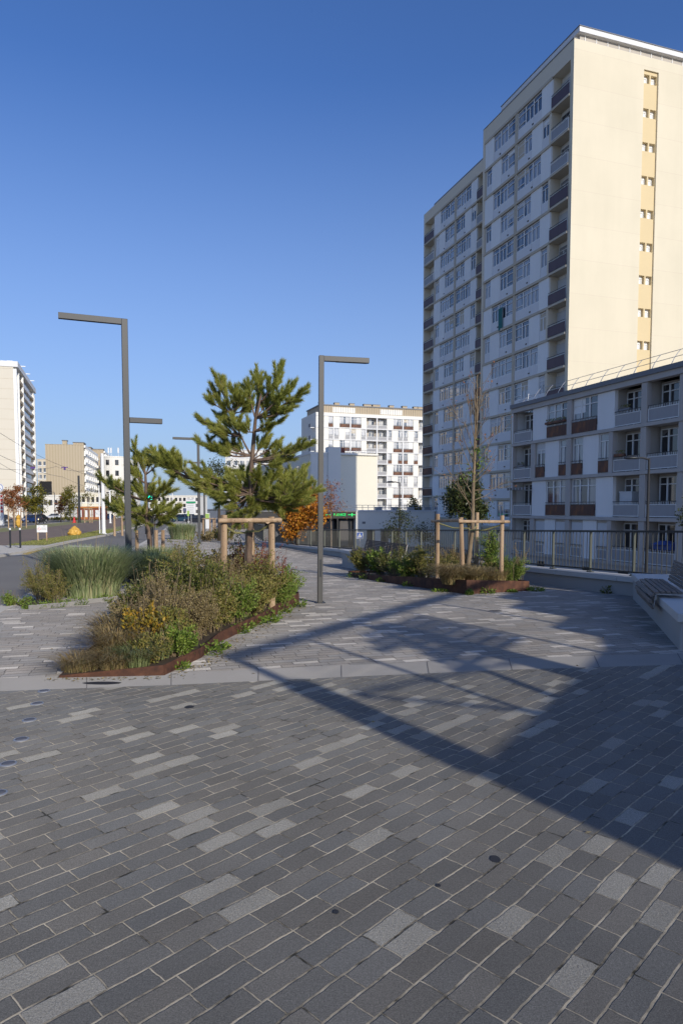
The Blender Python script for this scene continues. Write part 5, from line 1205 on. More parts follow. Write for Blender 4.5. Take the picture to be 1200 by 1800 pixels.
# big pine : tips read off the photograph, spread in depth at its own distance
YP = 10.6; bp_ = G(432, 1065); base = gp(D(433, 900, YP).x, YP, .05)
rsd = np.random.RandomState(4)
def PP(cx, cy, dy=0.): p = D(250 + cx / 3.43, 620 + cy / 3.43, YP + dy) - base; return (p.x, p.y, p.z)
trunk = [(0, 0, -.1), PP(645, 1150), PP(652, 1000), PP(655, 800), PP(662, 640), PP(674, 500), PP(683, 400), PP(700, 330), PP(722, 230)]
def tips(lst, s=.28): return [PP(a, b, rsd.uniform(-s, s)) for a, b in lst]
limbs = [
 (PP(683, 400), tips([(690, 115), (640, 195), (715, 200), (650, 270), (760, 290)], .2)),
 (PP(715, 300), tips([(840, 90), (830, 155), (790, 200)], .15)),
 (PP(690, 395), tips([(905, 210), (975, 225), (930, 290), (880, 350), (830, 270), (790, 330), (860, 240)], .35)),
 (PP(676, 475), tips([(840, 410), (770, 450), (800, 380), (610, 470)], .35)),
 (PP(650, 610), tips([(535, 365)], .05)),
 (PP(535, 365), tips([(455, 170), (500, 215), (400, 285), (440, 250), (560, 240), (610, 275), (640, 340), (480, 320), (570, 320)], .25)),
 (PP(590, 500), tips([(350, 410), (455, 385), (520, 410), (430, 440), (480, 490), (560, 440)], .3)),
 (PP(655, 620), tips([(345, 545), (400, 575), (500, 530), (470, 600), (560, 580)], .3)),
 (PP(655, 650), tips([(735, 525), (820, 545), (900, 590), (1000, 560), (960, 570), (830, 620), (760, 640), (800, 680), (880, 640)], .4)),
 (PP(655, 850), tips([(520, 730), (600, 715), (560, 790), (640, 740), (700, 720), (480, 800), (440, 850), (470, 900), (560, 860), (600, 900), (540, 930), (520, 1010), (580, 1020)], .5)),
 (PP(655, 880), tips([(760, 760), (820, 740), (900, 740), (980, 700), (940, 760), (1000, 800), (1045, 830), (960, 860), (900, 820), (850, 790), (1000, 900), (930, 920), (870, 900), (800, 880), (740, 860), (700, 900), (780, 940), (850, 950), (660, 950), (620, 960)], .55)),
 (PP(655, 840), tips([(690, 800), (640, 820), (740, 800), (600, 830), (680, 870), (720, 940), (960, 800), (880, 870)], .65)),
 (PP(650, 820), tips([(360, 790), (300, 740), (400, 850), (330, 830), (260, 780), (320, 690)], .2)),
 (PP(300, 760), tips([(170, 690), (100, 650), (75, 600), (200, 640), (150, 620), (230, 690), (120, 640), (60, 640), (180, 740)], .2)),
]
pine('bushy pine tree tied to stakes in the left planter, the tallest and fullest pine', base, trunk, limbs, rt=.055, seed=7, n_per=330, nl=.09, nw=.006, sub=4)
stakes('weathered round wood stakes with cross rails round the big pine', [((-1.72, 9.9), 1.50, (.02, 0)), ((-1.05, 10.25), 1.47, (0, 0)), ((-1.52, 10.9), 1.25, (.03, .02)), ((-1.5, 11.4), 1.45, (0, 0))], [(0, 1, 1.42), (3, 1, 1.40)], [(1, (-1.47, 10.5), 1.36), (0, (-1.47, 10.5), 1.34)], rad=.052)
# small pine
YQ = 19; base = gp(D(264, 900, YQ).x, YQ, 0)
def PQ(x, y, dy=0.): p = D(x, y, YQ + dy) - base; return (p.x, p.y, p.z)
def tq(lst, s=.3): return [PQ(a, b, rsd.uniform(-s, s)) for a, b in lst]
trunk = [(0, 0, 0), PQ(263, 950), PQ(258, 910), PQ(257, 870), PQ(256, 835), PQ(252, 815)]
limbs = [(PQ(256, 835), tq([(235, 785), (243, 803), (270, 798), (255, 802), (262, 812), (250, 818), (278, 815), (285, 808)])),
 (PQ(257, 850), tq([(236, 832), (245, 840), (268, 852), (232, 822), (245, 838)])),
 (PQ(257, 880), tq([(178, 842), (190, 855), (205, 855), (230, 855), (240, 850), (215, 865), (285, 855), (295, 865), (270, 860), (250, 862), (300, 850), (245, 870), (275, 873)], .5)),
 (PQ(258, 905), tq([(190, 885), (205, 900), (215, 895), (225, 908), (240, 890), (252, 900), (275, 898), (290, 895), (305, 905), (298, 890), (262, 912), (285, 912), (235, 900), (247, 912), (270, 885), (312, 895)], .6)),
 (PQ(259, 922), tq([(240, 920), (282, 922), (295, 915), (250, 915)], .4))]
pine('smaller open pine beside the dark grasses at the road edge', base, trunk, limbs, rt=.075, seed=9, n_per=130, nl=.14, nw=.011, shoot=.32, sub=2)
stakes('three thin wood stakes round the small pine', [((D(240, 900, 19.6).x, 19.6), 1.25, (0, 0)), ((D(274, 900, 18.3).x, 18.3), 1.25, (0, 0)), ((D(286, 900, 19.4).x, 19.4), 1.25, (0, 0))], [], [], rad=.055)

# ---------------------------------------------------------------- broadleaf trees
def tree(label, px, Y, zb, clumps, trunk_r, leafmat, leaf, n_leaf, bark='bark_grey', top=None, cat='tree', name='tree', dens_sig=.5, bare=False, cx=None, seed=None):
    """clumps: list of (px,py,radius m,dy); base at px,zb; the trunk climbs to the centre of the crown"""
    rs = RS() if seed is None else np.random.RandomState(seed); x0 = D(px, 900, Y).x; base = Vector((x0, Y, zb)); root = empty(name, label, cat, base)
    cs = [(np.array(D(a, b, Y + dy) - base), r_) for a, b, r_, dy in clumps]
    tops = max(c[0][2] for c in cs); zmin = min(c[0][2] - c[1] for c in cs); ctr = np.mean([c[0] for c in cs], 0)
    tp = np.array([ctr[0] * .8, ctr[1] * .8, zmin + (tops - zmin) * .72]); P = [np.array([0, 0, -.1]), np.array([tp[0] * .15 + rs.normal(0, .02), 0, tp[2] * .33]), np.array([tp[0] * .55, tp[1] * .4, tp[2] * .68]), tp]
    m = MB(); m.tube(P, [trunk_r, trunk_r * .82, trunk_r * .6, trunk_r * .25], 8)
    LC = []; LA = []
    for c, r_ in cs:
        zj = min(max(c[2] - r_ * 1.6, tp[2] * .3), tp[2] * .97); t = zj / tp[2]; k = t * 3; i = min(int(k), 2); st = P[i] + (P[i + 1] - P[i]) * (k - i)
        mid = (st + c) / 2 + np.array([0, 0, -.1 * r_]) ; m.tube([st, mid, c], [trunk_r * .32, trunk_r * .22, trunk_r * .1], 5)
        nsub = 7
        for j in range(nsub):
            e = c + unit(rs.normal(size=3)) * r_ * rs.uniform(.5, 1.0); m.tube([c, (c + e) / 2 + rs.normal(0, .05 * r_, 3), e], [trunk_r * .09, trunk_r * .06, trunk_r * .03], 4, cap=False)
            n = int(n_leaf / nsub); 
            pts = e + rs.normal(0, 1, (n, 3)) * r_ * .34 * np.array([1, 1, .8]); LC.append(pts); LA.append(rs.normal(0, 1, (n, 3)) + np.array([0, 0, -.3]))
    m.build('trunk', M[bark], root, smooth=True)
    V, F = leaves(rs, np.concatenate(LC), np.concatenate(LA), leaf, leaf * .6); arr_mesh('crown', V, F, leafmat, root); return root
def gen_clumps(seed, x0, x1, y0, y1, n, r_, dy=1.0, shape='oval'):
    rs = np.random.RandomState(seed); out = []; k = 0
    while len(out) < n and k < 999:
        k += 1; u, v = rs.uniform(-1, 1, 2)
        lim = math.sqrt(max(0, 1 - v * v)) if shape == 'oval' else max(.12, (1 + v) / 2 * .95)
        if abs(u) > lim: continue
        out.append(((x0 + x1) / 2 + u * (x1 - x0) / 2, (y0 + y1) / 2 + v * (y1 - y0) / 2, r_ * rs.uniform(.7, 1.2), rs.uniform(-dy, dy)))
    return out
tree('orange leaved oak glowing behind the far end of the railing', 520, 37, -3.2, gen_clumps(1, 500, 556, 848, 945, 20, .55, 1.0), .12, M['lf_orange'], .16, 330, bark='bark_dark')
tree('thin rusty leaved tree rising just right of the slim plaza lamp', 582, 44, -3.2, gen_clumps(2, 570, 598, 850, 935, 9, .55, .8), .07, M['lf_rust'], .10, 110)
tree('dark evergreen oak behind the bare staked tree', 830, 33, -3.2, gen_clumps(3, 787, 860, 848, 925, 19, .50, 1.2), .13, M['lf_ever'], .13, 420, bark='bark_dark')
tree('dark ivy covered slim tree in front of the hooked lamp behind the brown bench', 697, 34, -3.2, gen_clumps(4, 686, 716, 900, 965, 9, .42, .5), .07, M['lf_ever'], .09, 230, bark='bark_dark')
tree('dark bush mass under the tower behind the railing', 745, 36, -3.2, gen_clumps(5, 722, 775, 925, 975, 8, .5, .8), .06, M['lf_ever'], .09, 170, bark='bark_dark')
tree('small conifer on the raised ground in front of the white block', 728, 92, -3.2, gen_clumps(6, 717, 739, 872, 905, 10, .7, 1.0, 'cone'), .14, M['lf_olive'], .25, 160, bark='bark_dark')
tree('leafy branch end of a green tree cut off at the right edge', 1212, 24, -3.2, gen_clumps(7, 1192, 1240, 880, 925, 9, .3, .6), .07, M['lf_ever'], .08, 130, bark='bark_dark')
tree('dark purple leaved tree behind the middle of the big pine', 385, 47, g(47), gen_clumps(8, 368, 405, 808, 860, 9, .7, 1.0), .12, M['lf_ever'], .13, 130, bark='bark_dark')
tree('red orange autumn tree at far left beside the price totem', 24, 96, g(96), gen_clumps(11, 8, 41, 855, 893, 14, .75, 1.2), .10, M['lf_rust'], .22, 190)
tree('olive yellow autumn tree right of the red orange one', 63, 100, g(100), gen_clumps(12, 43, 80, 860, 900, 15, .8, 1.2), .10, M['lf_olive'], .24, 220)
tree('brown leaved tree left of the green tree by the grey mast', 107, 138, g(138), gen_clumps(13, 98, 117, 866, 900, 10, .9, 1.0), .12, M['lf_rust'], .3, 120)
tree('round green tree just left of the grey tram mast', 124, 132, g(132), gen_clumps(14, 112, 135, 862, 903, 12, .95, 1.0), .12, M['lf_olive'], .3, 150)
tree('thin green street tree between the grey and the white mast', 155, 125, g(125), gen_clumps(15, 146, 166, 855, 888, 9, .7, 1.0), .08, M['lf_olive'], .22, 40)
tree('yellowing tree line behind the white mast, nearest part', 198, 185, g(185), gen_clumps(16, 186, 215, 868, 900, 12, 1.5, 2.0), .15, M['lf_olive'], .5, 90)
tree('tall yellow green tree behind the branches of the small pine', 216, 150, g(150), gen_clumps(17, 203, 228, 845, 895, 10, 1.1, 2.0), .15, M['lf_olive'], .35, 60)
tree('red leaved sapling behind the left side of the big pine', 407, 48, g(48), gen_clumps(18, 395, 432, 868, 930, 8, .5, .8), .06, M['lf_rust'], .10, 60)
for i, (px, Y, lb5) in enumerate(((205, 60, 'left'), (212.5, 66, 'middle'), (219, 71, 'right'))):
    pass
for i, (a, b, Y, lb5) in enumerate(((201, 208, 58, 'pale sapling stakes nearest the white mast on the verge'), (214, 220, 66, 'pale sapling stakes behind the large lamp foot'))):
    stakes(lb5, [((D(a, 900, Y).x, Y), 1.7, (0, 0)), ((D(b, 900, Y).x, Y + 1), 1.6, (0, 0))], [], [], rad=.10)
stakes('pale staked sapling frame on the far lawn by the red autumn tree', [((D(a, 900, 82).x, 82 + i * .8), 2.3, (0, 0)) for i, a in enumerate((15, 20, 26, 30))], [(0, 1, 2.0), (2, 3, 2.0)], [], rad=.07)
stakes('white sapling frame by the kiosk across the tram track', [((D(a, 900, 120).x, 120), 2.6, (0, 0)) for a in (149, 158, 162)], [(0, 2, 2.5), (0, 2, .5)], [], rad=.10)
stakes('low wooden stake frame right of the tall lamp by the pine', [((D(a, 900, 50 + j).x, 50 + j), 1.55, (0, 0)) for a, j in ((357, 0), (369, 1), (375, 0), (378, 1))], [(0, 2, 1.5)], [], rad=.06)
# yellow wrapped plant in the far planter
p = gp(D(33, 900, 84).x, 84); r = empty('wrapped_shrub', 'yellow wrapped shrub beside the staked sapling at far left', 'shrub', p)
m = MB(); m.lathe([(.1, .1), (.35, .35), (.42, .8), (.25, 1.1), (.38, 1.3), (.15, 1.6), (.05, 1.65)], 7); m.build('wrap', M['yellowbag'], r, smooth=False)
m = MB(); m.tube([(0, 0, 0), (0, 0, 2.1)], .05, 6); m.build('stem', M['stake'], r)

# bare staked tree in the right planter
YB = 14.6; base = gp(D(822, 900, YB).x, YB, .1)
def PB(x, y, dy=0.): p = D(x, y, YB + dy) - base; return np.array((p.x, p.y, p.z))
root = empty('bare_tree', 'nearly leafless slender tree standing inside the wooden stake frame of the right planter', 'tree', base)
m = MB(); tp = [np.array((0, 0, -.1)), PB(823, 985), PB(830, 930), PB(831, 860), PB(834, 800), PB(837, 740), PB(838, 690), PB(838, 660)]
m.tube(tp, [.055, .05, .042, .036, .028, .02, .012, .005], 8); rs = np.random.RandomState(21); LC = []
def twig(P0, P1, r_, lev):
    mid = (P0 + P1) / 2 + rs.normal(0, .05, 3) * np.linalg.norm(P1 - P0) + np.array([0, 0, -.06]) * np.linalg.norm(P1 - P0); pts = [P0, P0 * .25 + mid * .5 + P1 * .25, P1]
    m.tube([P0, mid, P1], [r_, r_ * .7, r_ * .35], 4, cap=False); LC.append(P1)
    if lev > 0:
        for k in range(4):
            t = rs.uniform(.25, .95); q = P0 + (mid - P0) * 2 * t if t < .5 else mid + (P1 - mid) * (2 * t - 1); d = unit((P1 - P0)) + rs.normal(0, .5, 3) + np.array([0, 0, .35]); twig(q, q + unit(d) * np.linalg.norm(P1 - P0) * rs.uniform(.25, .5), r_ * .5, lev - 1)
for y0, (tx, ty) in ((905, (803, 845)), (880, (868, 862)), (872, (800, 800)), (850, (872, 800)), (835, (806, 775)), (820, (880, 745)), (800, (815, 740)), (790, (868, 760)), (780, (822, 700)), (770, (858, 720)), (745, (826, 680)), (740, (850, 690)), (725, (832, 665)), (890, (783, 820)), (862, (885, 850)), (840, (870, 790)), (760, (848, 670)), (815, (798, 720))):
    i = [k for k in range(len(tp) - 1)]; zz = PB(835, y0)[2]
    k = max(j for j in range(len(tp)) if tp[j][2] <= zz); q = tp[k] + (tp[k + 1] - tp[k]) * (zz - tp[k][2]) / (tp[k + 1][2] - tp[k][2]); twig(q, PB(tx, ty, rs.uniform(-.4, .4)), .010, 2)
for k in range(6):
    q = tp[4]; e = PB(838 + rs.uniform(-7, 7), 665 + rs.uniform(-10, 30), rs.uniform(-.06, .06)); m.tube([PB(833 + rs.uniform(-2, 2), 840 - k * 8), (PB(833, 840 - k * 8) + e) / 2 + rs.normal(0, .015, 3), e], [.012, .01, .003], 5)
m.build('trunk', M['twig'], root, smooth=True)
C = np.array(LC); C = C[rs.uniform(size=len(C)) < .35]; V, F = leaves(rs, C, rs.normal(0, 1, (len(C), 3)), .05, .03); arr_mesh('foliage', V, F, M['lf_rust'], root)
C = np.concatenate([PB(838, 795) + rs.normal(0, .08, (70, 3)), PB(846, 815) + rs.normal(0, .07, (60, 3)), PB(826, 830) + rs.normal(0, .08, (30, 3))]); V, F = leaves(rs, C, rs.normal(0, 1, (len(C), 3)), .055, .035); arr_mesh('foliage', V, F, M['lf_green'], root)
st4 = [((D(769, 900, 15.0).x, 15.0), 1.60, (0, 0)), ((D(815, 900, 13.9).x, 13.9), 1.50, (-.06, 0)), ((D(838, 900, 16.0).x, 16.0), 1.66, (0, 0)), ((D(882, 900, 14.3).x, 14.3), 1.55, (0, 0))]
stakes('pale round wood stake frame with top rails round the bare tree', st4, [(0, 1, 1.44), (1, 3, 1.42), ], [(0, (base.x + .03, YB), 1.4), (3, (base.x + .03, YB), 1.36), (2, (base.x + .03, YB), 1.36)], rad=.047)

# ---------------------------------------------------------------- planters
def corten(name, label, pts, hts, closed=True, soil=-.05):
    r = empty(name, label, 'planter', gp(*pts[0])); o0 = r.location; m = MB(); n = len(pts)
    for i in range(n if closed else n - 1):
        a, b = pts[i], pts[(i + 1) % n]; ha, hb = hts[i], hts[(i + 1) % n]; A_ = Vector((a[0], a[1], 0)); B2_ = Vector((b[0], b[1], 0)); nrm = Vector((b[1] - a[1], a[0] - b[0], 0)).normalized() * .006
        vs = []
        for P_, hh in ((A_, ha), (B2_, hb)):
            zg = g(P_.y); 
            for z in (-.03, hh):
                for s_ in (-1, 1): q = P_ + nrm * s_; vs.append((q.x - o0.x, q.y - o0.y, zg + z - o0.z))
        m.add(vs, [(0, 1, 3, 2), (4, 6, 7, 5), (0, 4, 5, 1), (2, 3, 7, 6), (0, 2, 6, 4), (1, 5, 7, 3)])
    m.build('steel_edge', M['corten'], r)
    m = MB(); m.add([(p[0] - o0.x, p[1] - o0.y, g(p[1]) + max(.02, min(h_, .2) + soil) - o0.z) for p, h_ in zip(pts, hts)], [tuple(range(n))]); m.build('soil', M['mulch'], r, recalc=False); return r
P1 = [(-2.66, 6.37), (-1.70, 6.46), (-1.50, 7.25), (-1.45, 8.1), (-1.10, 9.6), (-.72, 11.45), (-1.05, 13.6), (-2.6, 13.2), (-3.35, 11.4)]
corten('corten_planter', 'left rusty steel edged planter bed holding the big pine and dense shrubs', P1, [.02, .10, .11, .12, .13, .20, .2, .1, .06])
P2 = [(2.41, 13.1), (3.83, 13.9), (3.6, 16.2), (2.2, 19.5), (.2, 19.6), (.28, 18.2), (1.25, 15.7)]
corten('corten_planter', 'right rusty steel edged planter bed holding the bare staked tree', P2, [.28, .20, .15, .1, .08, .08, .18])
P3 = [(-5.55, 11.5), (-4.95, 10.75), (-4.5, 11.2), (-3.85, 12.6), (-3.9, 14.6), (-4.4, 17.5), (-5.2, 21), (-7.6, 21), (-6.35, 14.5)]
m = MB(); m.add([(x, y, g(y) + .006) for x, y in P3], [tuple(range(len(P3)))]); struct(m.build('planting_bed', M['mulch'], recalc=False))
m = MB()
for a, b in zip(P3[1:6], P3[2:7]): m.bar((a[0], a[1], g(a[1]) + .03), (b[0], b[1], g(b[1]) + .03), .05, .07)
struct(m.build('bed_edging', M['kerb']))
# left grasses
grass_clump('large pale blue green fountain grass at the left road edge', -4.7, 12.75, .42, .88, .62, 3200, M['gr_blue'], .015, .30, ell=(1.2, 1))
grass_clump('pale blue green grass clump behind the foremost fountain grass', -5.4, 13.7, .36, .85, .5, 1900, M['gr_blue'], .015, .3)
grass_clump('dark green grass clump right of the fountain grass', -4.35, 15.6, .40, .70, .45, 2000, M['gr_dark'], .016, .35)
grass_clump('dark green grass clump in front of the small pine', -4.6, 17.3, .5, .78, .5, 1900, M['gr_dark'], .017, .35)
grass_clump('blue grey grass clump at the foot of the large lamp', -5.55, 16.0, .4, .82, .5, 1700, M['gr_blue'], .017, .35)
grass_clump('round pale shrub of grass beyond the tall lamp by the pine', D(320, 900, 50).x, 50, .6, 1.1, .6, 1600, M['gr_blue'], .03, .5, ell=(1.4, 1))
rs = RS(); V, F = blades(rs, 26, .5, 1.35, .25, .006, .1); 
# a few tall flowering stalks
o = arr_mesh('grass_stalk', V, F, M['gr_straw'], None); o.location = gp(-4.8, 12.8); tag(o, 'tall straw coloured flower stalks rising out of the foremost fountain grass', 'grass')
shrub('grey brown bushy weed column at the corner of the left grasses', -5.25, 11.9, .80, .30, M['lf_mix'], nb=26, leaf=.022, lw=.009, dens=150, dz=0, ell=(1, 1), twigs=6)
shrub('fuzzy olive weed between the brown column and the fountain grass', -4.9, 11.6, .55, .30, M['lf_mix'], nb=22, leaf=.022, lw=.010, dens=130, dz=0, twigs=5)
shrub('low leafy pinkish weed at the kerb left of the grasses', -5.45, 11.35, .22, .28, M['lf_green'], nb=16, leaf=.03, lw=.014, dens=70, dz=0)
for i, (x, y, r_, h) in enumerate(((-4.95, 10.95, .25, .12), (-4.7, 11.1, .25, .14), (-4.45, 11.4, .22, .16), (-4.2, 12.0, .2, .12))):
    weed(('bright green ground weeds at the front of the left grasses', 'bright green weeds second from the front of the left grasses', 'bright weeds below the fountain grass', 'small weeds on the right flank of the fountain grass')[i], x, y, r_, h, n=260, leaf=.035)
# left planter shrubs
sh = [
 ('dark glossy shrub on the left front flank of the left planter', -2.48, 8.3, .46, .30, 'lf_dark', .036, .018, 105),
 ('dark glossy shrub left of the pine stakes in the left planter', -2.62, 9.5, .52, .34, 'lf_dark', .036, .018, 110),
 ('dark glossy shrub at the back left of the left planter', -2.62, 10.7, .58, .38, 'lf_dark', .038, .018, 110),
 ('tall pointed green shrub just left of the pine stakes', -2.3, 10.2, .88, .28, 'lf_mix', .03, .012, 150),
 ('yellow leaved rose bush in the front of the left planter', -2.12, 7.25, .40, .28, 'lf_yellow', .040, .024, 40),
 ('brown dried flower shrub in the middle front of the left planter', -2.0, 7.7, .62, .34, 'lf_dry', .022, .010, 110),
 ('pale dried shrub behind the yellow rose in the left planter', -2.25, 8.3, .62, .32, 'lf_dry', .022, .010, 90),
 ('dense green shrub before the middle stake of the left planter', -1.85, 8.7, .66, .38, 'lf_dark', .034, .018, 130),
 ('olive fuzzy shrub on the right flank of the left planter', -1.65, 9.1, .52, .32, 'lf_mix', .026, .012, 150),
 ('purple brown dry shrub behind the pine stakes', -1.45, 11.3, .82, .42, 'lf_red', .024, .012, 100),
 ('tangled green shrub right of the pine stakes', -1.25, 10.2, .62, .38, 'lf_mix', .03, .014, 130),
 ('light green weed shrub near the right corner of the left planter', -1.0, 10.9, .48, .34, 'lf_green', .03, .013, 120),
 ('green leafy shrub behind the stakes at the back of the left planter', -1.9, 11.9, .80, .45, 'lf_mix', .034, .018, 140),
 ('dark shrub base in the centre of the left planter', -2.2, 9.2, .60, .45, 'lf_dark', .036, .018, 140),
 ('low olive weed filling the front corner of the left planter', -1.92, 6.85, .20, .20, 'lf_mix', .028, .014, 90),
 ('low green plant just inside the inner corner of the left planter', -1.72, 7.1, .24, .20, 'lf_green', .030, .014, 80),
 ('olive green weedy shrub along the right edge before the rusty corner', -1.85, 7.35, .36, .24, 'lf_mix', .026, .013, 120),
 ('dry brown seed heads just behind the inner planter corner', -1.72, 7.95, .46, .26, 'lf_dry', .020, .009, 110),
 ('green leafy shrub on the rusty edge right of the brown one', -1.62, 8.45, .46, .28, 'lf_mix', .030, .014, 130),
 ('fresh green shrub leaning over the middle of the planter edge', -1.42, 9.0, .46, .28, 'lf_green', .030, .013, 90),
 ('mixed olive shrub in front of the right stake', -1.28, 9.6, .50, .30, 'lf_mix', .028, .013, 130),
 ('brown and green twiggy shrub in front of the left stake', -1.75, 9.35, .60, .32, 'lf_mix', .028, .012, 130),
 ('low fresh shrub near the rusty right corner', -.98, 10.5, .40, .28, 'lf_green', .028, .012, 100),
 ('dry grassy shrub between yellow rose and sedge', -2.35, 7.55, .42, .24, 'lf_dry', .022, .008, 80),
 ('twiggy brown shrub between the left stakes', -1.75, 9.95, .72, .32, 'lf_dry', .022, .010, 80),
]
for (lb6, x, y, h, r_, mt, lf, lw, dn) in sh: shrub(lb6, x, y, h * 1.32, r_ * 1.15, M[mt], nb=30, leaf=lf * 1.15, lw=lw * 1.15, dens=dn * .95, dz=.08, twigs=7)
shrub('thin reddish dock stalks leaning right of the pine stakes', -.98, 10.6, .95, .26, M['lf_red'], nb=6, leaf=.02, lw=.014, dens=110, stem=M['stem_red'], twigs=2, lmin=.5, tuft=.03)
shrub('pale green sprig arching over the right corner of the left planter', -.82, 11.2, .62, .3, M['lf_green'], nb=6, leaf=.025, lw=.012, dens=90)
grass_clump('straw coloured sedge tuft at the front tip of the left planter', -2.32, 6.98, .16, .30, .44, 900, M['gr_straw'], .005, 1.2, dz=.05)
grass_clump('second straw sedge tuft behind the planter tip', -2.5, 7.45, .15, .34, .42, 700, M['gr_straw'], .005, 1.2, dz=.05)
grass_clump('low flattened sedge at the very tip of the left planter', -2.55, 6.62, .18, .14, .30, 700, M['gr_straw'], .004, 1.2, dz=.02)
grass_clump('sprawling straw sedge on the front soil of the left planter', -2.22, 6.66, .16, .17, .36, 700, M['gr_straw'], .005, 1.2, dz=.03)
grass_clump('olive sedge tuft just behind the front steel edge of the left planter', -2.02, 6.66, .12, .20, .28, 500, M['gr_dark'], .005, 1.1, dz=.04)
grass_clump('fresh green grass among the yellow rose in the left planter', -1.95, 6.95, .18, .24, .2, 350, M['gr_dark'], .006, .4, dz=.06)
wp = [(-1.62, 6.75, .12, .07), (-1.42, 7.45, .16, .16), (-1.38, 7.7, .12, .10), (-1.3, 8.7, .13, .14), (-1.28, 9.0, .15, .13), (-1.2, 9.35, .15, .14), (-1.02, 9.8, .18, .16), (-.88, 10.4, .16, .15), (-.7, 11.1, .14, .16), (-1.0, 9.5, .14, .1)]
wl = ['tiny weed at the inner corner of the left planter edge', 'round leaved weed outside the left planter near its corner', 'small weed just above the round leaved one', 'upright fresh weed midway along the left planter edge', 'broad leaf weed on the paving midway along the left planter', 'fresh weed in front of the rusty edge gap', 'tufty weed along the upper edge of the left planter', 'weed below the pine stakes on the paving side', 'weed at the far right corner of the left planter', 'low weed spilling on the paving near the slim lamp']
for l_, (x, y, r_, h) in zip(wl, wp): weed(l_, x, y, r_, h, n=140, leaf=.042)
# right planter plants
def PG(px, Y): return D(px, 900, Y).x
sh = [
 ('sprawling dark shrub at the far left end of the right planter', PG(640, 18.3), 18.3, .62, .5, 'lf_mix', .04, .018, 90),
 ('large pale leaved weed amid the left part of the right planter', PG(668, 17.8), 17.8, .6, .35, 'lf_green', .07, .04, 40),
 ('dark twiggy shrub below the brown bench in the right planter', PG(690, 17.2), 17.2, .68, .5, 'lf_dark', .04, .018, 90),
 ('bright green bushy weed in the middle of the right planter', PG(718, 16.3), 16.3, .55, .42, 'lf_green', .035, .014, 110),
 ('olive shrub left of the first stake of the right planter', PG(748, 15.9), 15.9, .72, .40, 'lf_mix', .035, .016, 130),
 ('dry brown shrub behind the stake frame', PG(795, 16.3), 16.3, .75, .5, 'lf_dry', .03, .012, 90),
 ('second dry shrub between the stakes and the wall', PG(835, 16.2), 16.2, .55, .45, 'lf_dry', .03, .012, 80),
 ('reddish leaved dry shrub left of the bare tree', PG(785, 15.3), 15.3, .60, .35, 'lf_mix', .03, .012, 90),
 ('bright green tamarisk like bush at the right end of the right planter', PG(900, 14.6), 14.6, .55, .33, 'lf_green', .026, .010, 190),
 ('dark green base shrub by the right stake', PG(872, 14.9), 14.9, .42, .32, 'lf_mix', .03, .014, 110),
 ('thin ivy column beside the right stake', PG(862, 15.6), 15.6, 1.05, .12, 'lf_green', .04, .02, 60),
]
for (lb6, x, y, h, r_, mt, lf, lw, dn) in sh: shrub(lb6, x, y, h * 1.12, r_ * 1.1, M[mt], nb=30, leaf=lf, lw=lw, dens=dn * 1.3, dz=.1, twigs=6)
shrub('brownish seed plume leaning right over the tamarisk bush', PG(915, 14.7), 14.7, .92, .32, M['lf_dry'], nb=4, leaf=.02, lw=.009, dens=170, lmin=.55, tuft=.05)
shrub('arching bare brown stems in front of the right planter', PG(700, 16.6), 16.6, .65, .6, M['lf_dry'], nb=12, leaf=.02, lw=.01, dens=12, twigs=3)
grass_clump('dry tan sedge mound spilling over the right planter corner', 2.22, 13.65, .20, .34, .52, 1700, M['gr_straw'], .006, 1.3, dz=.16)
grass_clump('dry tan sedge at the foot of the bare tree', 2.75, 14.0, .24, .28, .42, 1200, M['gr_straw'], .006, 1.1, dz=.18)
grass_clump('fine pale grass along the back of the right planter edge', 3.2, 14.3, .25, .26, .3, 700, M['gr_straw'], .005, .5, dz=.18)
wp = [(.35, 18.0, .25, .18), (.65, 17.3, .25, .14), (1.0, 16.4, .2, .12), (1.5, 15.1, .2, .10), (2.45, 13.0, .08, .12), (2.85, 13.28, .16, .16), (3.4, 13.55, .1, .05), (3.95, 13.85, .2, .10), (3.75, 14.2, .18, .14), (2.0, 13.7, .2, .06)]
wl = ['green ground weed at the left tip of the right planter', 'weed second from the left tip of the right planter', 'low weed under the sprawling shrubs of the right planter', 'low weed below the arching brown stems', 'single upright leaf weed at the rusty corner of the right planter', 'bright green weed in front of the rusty plate of the right planter', 'tiny weed at the right part of the rusty plate', 'flat weed at the right foot of the right planter', 'dark weed behind the right corner of the right planter', 'small weed under the tan sedge mound']
for l_, (x, y, r_, h) in zip(wl, wp): weed(l_, x, y, r_, h, n=150, leaf=.05, group='weeds along the right planter edge')
# far shrubs
for px, Y, h, r_, mt, lb7 in ((362, 46, .8, .8, 'lf_dry', 'brown dry shrub bed beside the low stake frame'), (382, 48, 1.0, .8, 'lf_mix', 'mixed shrub right of the low stake frame'), (400, 44, 1.2, .6, 'lf_mix', 'twiggy shrub behind the pine stakes on the far paving'), (105, 150, 1.0, 3.5, 'lf_mix', 'low hedge in front of the silver white saloon'), (122, 145, 1.0, 3.0, 'lf_dark', 'low hedge behind the red cone')):
    shrub(lb7, D(px, 900, Y).x, Y, h, r_, M[mt], nb=20, leaf=.1 if Y < 60 else .22, lw=.04 if Y < 60 else .1, dens=60, dz=0)
weed('small weed tuft at the base of the low wall near the right bench', *UV(11.0, 9.12).xy, .12, .16, M['lf_dark'], 60, .06, group='weeds at the wall foot')
